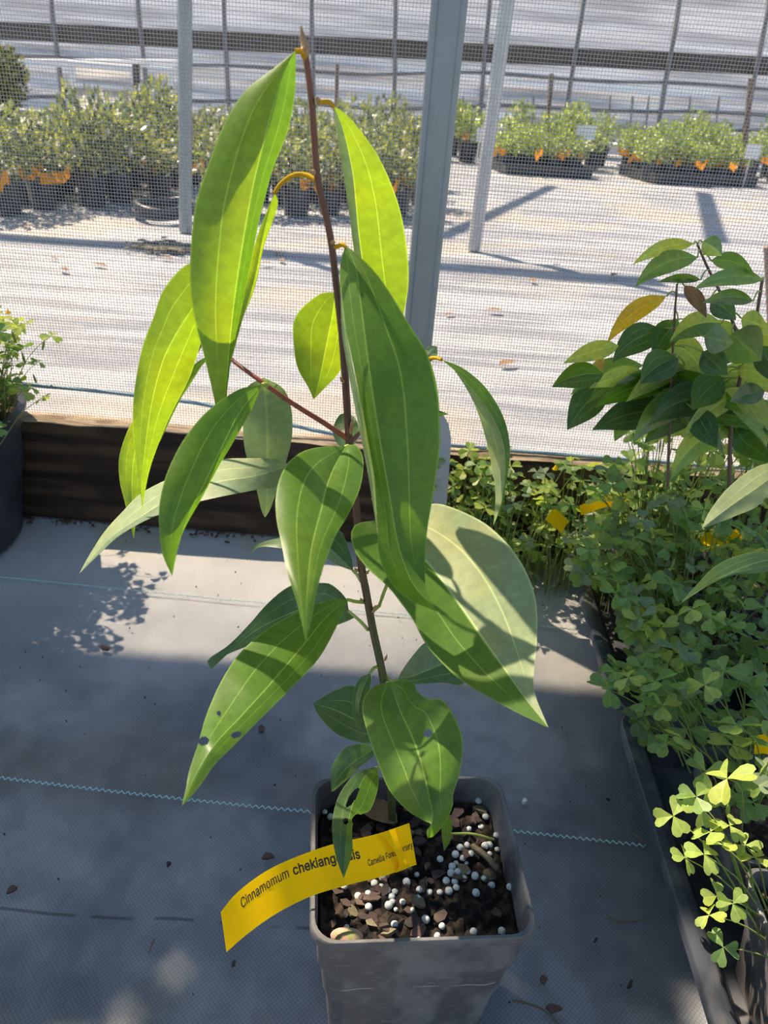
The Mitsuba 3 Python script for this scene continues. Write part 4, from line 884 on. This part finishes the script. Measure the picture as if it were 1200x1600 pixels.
for a, b, lb, sh in ((R_[0], R_[1], 'black tray of small bushy plants far behind the screen, just right of the pale post', 'left'), (R_[2], R_[3], 'black tray of small bushy plants far behind the screen at the right', 'right')):
    k = thing('plant_tray', lb, 'tray'); L_ = np.linalg.norm((b - a)[:2]); c = (a + b) / 2; an = math.degrees(math.atan2(b[1] - a[1], b[0] - a[0]))
    put(k, ply(tray_mesh(L_ / 2, .26, .075), 'm_blackplastic', 40), T().translate([c[0], c[1] + .28, 0]).rotate([0, 0, 1], an))
    d = (b - a) / L_
    n = max(3, int(L_ / .15))
    for j in range(2):
        for i in range(n):
            p = a + (b - a) * ((i + .5) / n); shrub(p[0], p[1] + .16 + .22 * j, .74, FB, f'small bushy plant in the {sh} far tray, {ORD[i]} from the left, {ROWS[j]} row', 'small plants in the far trays', True)
C0, C1 = az(690, 262, 0), az(1230, 270, 0)
bed((.15, 6.9), (3.6, 7.35), 13, .45, 2, .85, FB, 'bushy potted shrub behind the far trays', 'potted shrubs behind the far trays', .5)
# conifer at the far left, coiled hose, litter patch
cn = thing('conifer_shrub', 'dark round evergreen shrub with a yellow top at the far left edge', 'shrub')
cm, cu = far_foliage(900, 1800, .22, .24, .013, .05)
p = ay(0, 170, 6.2)
part(cn, 'foliage', ply(cm, 'm_conifer', False, uv=cu), T().translate([p[0], p[1], p[2] - .05]), stuff=True); part(cn, 'trunk', ply(tube([(p[0], p[1], 0), (p[0], p[1], .5)], .03, 8), 'm_rust', True))
ho = thing('hose_coil', 'black hose coiled on the ground beside the left steel post', 'hose')
hp = az(255, 342, 0); th_ = np.linspace(0, 2 * math.pi * 4, 130)
put(ho, ply(tube(np.stack([hp[0] + (.13 - .004 * th_ / 6) * np.cos(th_), hp[1] + .05 + .16 * np.sin(th_), .016 + .010 * th_ / 6.28 + .006 * np.sin(th_ * 2.3)], 1), .011, 6), 'm_blackplastic', True))
ms = []
for i in range(160):
    px = (r8.gauss(262, 26), r8.gauss(385, 4)); q = az(*px, .012); m = chip_mesh(r8.uniform(.015, .04), r8.uniform(.01, .02), .006, r8); m.apply_translation(q); ms.append(m)
k = thing('leaf_litter', 'patch of brown leaf litter at the foot of the left steel post', 'litter'); put(k, ply(cat(ms), 'm_bark3')); labels[k]['kind'] = 'stuff'
FLL = ['left of the litter patch, middle of three', 'left of the litter patch, nearest of three', 'left of the litter patch, leftmost of three', 'just left of the litter patch', 'beside the big hanging leaf, leftmost of three', 'beside the big hanging leaf, rightmost of three', 'beside the big hanging leaf, nearest of three', 'beside the narrow curling leaf',
       'midway between channel post and seedling', 'in the middle of the purlin shadow', 'beside the seedling top', 'near the left edge in front of the shrubs', 'just right of the channel post', 'under the purlin shadow right of the pale post']
for i, (x, y) in enumerate(((145, 412), (105, 423), (90, 405), (250, 402), (430, 397), (437, 404), (408, 411), (780, 570), (785, 485), (835, 440), (965, 428), (45, 352), (710, 490), (860, 405))):
    q = az(x, y, .006)
    k = thing('fallen_leaf', 'dry leaf on the aisle cloth ' + FLL[i], 'dead leaf', 'dry leaves on the pale aisle cloth')
    m_, u_ = flat_leaf(.055, .025, 8, 2, seed=i); put(k, ply(m_, 'm_dry', True, uv=u_), lie(q[0], q[1], .006, r8.uniform(.6, 1.2), r8.uniform(0, 360)))

# ------------------------------------------------------------------ the hoop house wall at the back
YW = 8.6
wl = struct('wall_back')
def film():
    xs = np.linspace(-7.5, 9.5, 260); rows = []
    zs = np.linspace(0.02, .62, 60)
    def wav(x, z, amp): return amp * (meshkit.fbm(np.stack([x * .8, z * 16, 0 * x], -1), 3, 4) - .5)
    X, Z = np.meshgrid(xs, zs); Y = YW + .05 + wav(X, Z, .30)
    zs2 = np.linspace(.62, 2.6, 60); X2, Z2 = np.meshgrid(xs, zs2); h = (Z2 - .62)
    Y2 = YW + .05 + .30 * h ** 2 + .03 * np.sin(X2 * 2 * math.pi / .95) * h + wav(X2, Z2 * .4, .05)
    P = np.stack([np.vstack([X, X2]), np.vstack([Y, Y2]), np.vstack([Z, Z2])], -1); n, m = P.shape[:2]
    i, j = np.meshgrid(np.arange(n - 1), np.arange(m - 1), indexing='ij'); a = (i * m + j).ravel()
    return TM(P.reshape(-1, 3), np.vstack([np.stack([a, a + 1, a + m + 1], 1), np.stack([a, a + m + 1, a + m], 1)]))
part(wl, 'film', ply(film(), 'm_film', True), label='wrinkled white plastic film')
ha, hb = ay(-60, 45, YW - .03), ay(1260, 106, YW - .03); d = (hb - ha) / np.linalg.norm(hb - ha)
part(wl, 'hip_board', ply(bar(ha - d * 2, hb + d * 1.5, .035, .155, .004), 'm_hipboard'), label='dark horizontal hip board')
for (l, r_, w) in (((-60, 88), (1260, 138), .03), ((-60, 150), (1260, 180), .035), ((300, 185), (1260, 208), .03)):
    a, b = ay(*l, YW - .06), ay(*r_, YW - .06); e = (b - a) / np.linalg.norm(b - a)
    n = 50; q = a - e * 2 + (b - a + e * 3.5) * np.linspace(0, 1, n)[:, None]; q[:, 2] += .03 * np.sin(q[:, 0] * 2.2 + l[1]) * np.cos(q[:, 0] * .7)
    part(wl, 'roll_bar', ply(tube(q, w * .5, 8), 'm_hoop', True))
for i, (xt, xb, yb) in enumerate(((80, 100, 175), (215, 233, 170), (350, 358, 180), (487, 491, 180), (618, 616, 190), (765, 748, 200), (912, 880, 205), (1062, 1026, 210), (1202, 1160, 220))):
    a, b = ay(xb, yb, YW - .09), ay(xt, 0, YW - .09); dd = b - a; a = a - dd * (a[2] / dd[2]); 
    top = b + dd * .6 + np.array([0, .9, .3]); q = smooth_poly([a, (a + b) / 2, b, b + dd * .5 + np.array([0, .25, 0]), top], 24)
    part(wl, 'hoop', ply(tube(q, .022, 8), 'm_hoop', True))
for i, x in enumerate((585, 680, 720, 830, 950, 985, 1010, 1075, 1120)):
    a, b = ay(x, 225, YW - .16), ay(x + 4, 150, YW - .16); a[2] = 0
    part(wl, 'prop', ply(tube([a, b], .009, 6), 'm_hoop', True))
# white framed panels at the left
def frame_panel(x0, x1, ytop, ybot, label, Y=7.4):
    k = thing('white_partition', label, 'partition'); a, b = ay(x0, ytop, Y), ay(x1, ytop, Y); c = ay(x0, ybot, Y)
    zt = (a[2] + b[2]) / 2; zb = .02; X0, X1 = a[0], b[0]
    part(k, 'sheet', ply(box(((X0 + X1) / 2, Y + .02, (zt + zb) / 2), (X1 - X0, .01, zt - zb)), 'm_film'))
    for (p0, p1) in (((X0, zb), (X0, zt)), ((X1, zb), (X1, zt)), ((X0 - .03, zt), (X1 + .03, zt)), ((X0 - .03, zb + .3), (X1 + .03, zb + .3))):
        part(k, 'frame', ply(bar((p0[0], Y, p0[1]), (p1[0], Y, p1[1]), .045, .045, .004, (0, 1, 0)), 'm_white'))
frame_panel(112, 208, 103, 180, 'white framed partition standing behind the left shrubs')
frame_panel(240, 266, 108, 180, 'narrow white framed partition beside the left steel post')
a, b = ay(-60, 98, 7.5), ay(284, 99, 7.5)
k = thing('white_rail', 'bright white horizontal rail running across the back left to the steel post', 'rail'); put(k, ply(bar(a, b, .04, .06, .005), 'm_white'))
a = ay(213, 168, 7.3); b = ay(213, 100, 7.3); a[2] = 0
k = thing('dark_stake', 'dark upright stake between the white partitions', 'post'); put(k, ply(bar(a, b, .05, .05, .005, (0, 1, 0)), 'm_hipboard'))
for (x0, x1, y) in ((98, 148, 184), (228, 258, 190), (330, 352, 190), (745, 755, 210), (772, 790, 210), (900, 930, 207), (1035, 1058, 225), (1165, 1188, 236)):
    PL_ = {98: 'below the wide white partition', 228: 'below the narrow white partition', 330: 'just right of the left steel post', 745: 'just left of the pale post', 772: 'just right of the pale post', 900: 'above the left far tray', 1035: 'above the middle of the right far tray', 1165: 'above the right end of the right far tray'}
    a, b = ay(x0, y, 5.2 if x0 < 400 else 6.6), ay(x1, y + (x1 - x0) * .04, 5.2 if x0 < 400 else 6.6)
    k = thing('white_sign', f'small blank white sign {PL_[x0]}', 'sign', 'white signs among the far shrubs'); c = (a + b) / 2
    part(k, 'plate', ply(bar(a, b, .10 if x0 > 400 else .07, .004, 0, (0, 1, 0)), 'm_white')); part(k, 'stake', ply(tube([(c[0], c[1] + .01, 0), (c[0], c[1] + .01, c[2])], .006, 6), 'm_white'))

# ------------------------------------------------------------------ overhead things out of view: gutter and vine are added for their shade
sun = np.array(SUN) / SUN[2]
HG = 2.1
g0 = sun * HG
gt = thing('added_gutter', 'added grey metal gutter out of view, placed to shade the ground and the pot', 'gutter')
YG0, YG1 = .335 + g0[1], .655 + g0[1]  # added blocker, set back along the sun from the wanted shade
put(gt, ply(loft([[(x, YG0, HG), (x, YG0 + .03, HG - .12), (x, YG1 - .03, HG - .12), (x, YG1, HG), (x, YG1 - .01, HG), (x, YG1 - .04, HG - .11), (x, YG0 + .04, HG - .11), (x, YG0 + .01, HG)] for x in (-3.2 + g0[0], 3.0 + g0[0])]), 'm_galv'))
# purlin and braces of the roof frame: their thin shades cross the aisle
def overhead(p0, p1, w, h, key_, label):
    a, b = np.array([*p0, 0.0]), np.array([*p1, 0.0]); a = a + sun * 2.6; b = b + sun * 2.6
    k = thing(key_, label, 'beam'); put(k, ply(bar(a, b, w, h, .005), 'm_galv'))
overhead((-2.6, 2.72), (.95, 2.90), .13, .05, 'roof_purlin', 'long metal purlin of the roof frame above the picture')
overhead((.15, 3.44), (.98, 5.69), .06, .05, 'roof_brace', 'left diagonal brace of the roof frame above the picture')
overhead((2.13, 6.03), (1.50, 3.9), .09, .05, 'roof_brace', 'right diagonal brace of the roof frame above the picture')
# added vine leaves beside the gutter, to dapple the near ground with shade
rv = np.random.default_rng(5); V, Fc = [], []
for i in range(230):
    gx, gy = rv.uniform(-.9, .24), .345 - abs(rv.normal(0, .055))
    c = np.array([gx, gy, 0]) + sun * (HG - rv.uniform(0, .12)); a = rv.normal(size=3); a[2] *= .3; a /= np.linalg.norm(a); b = np.cross(a, [0, 0, 1.0] + rv.normal(size=3) * .25); b /= np.linalg.norm(b)
    L, W = rv.uniform(.06, .10), rv.uniform(.018, .03); o = len(V)
    V += [c, c + a * L * .3 + b * W, c + a * L * .7 + b * W * .7, c + a * L, c + a * L * .7 - b * W * .7, c + a * L * .3 - b * W]
    Fc += [(o, o + 1, o + 5), (o + 1, o + 2, o + 5), (o + 2, o + 4, o + 5), (o + 2, o + 3, o + 4)]
k = thing('added_vine', 'added leafy vine out of view beside the gutter, placed to dapple the ground', 'vine'); put(k, ply(TM(V, Fc), 'm_conifer', False, uv=np.c_[np.repeat(rv.random(230), 6), np.full(1380, .5)])); labels[k]['kind'] = 'stuff'
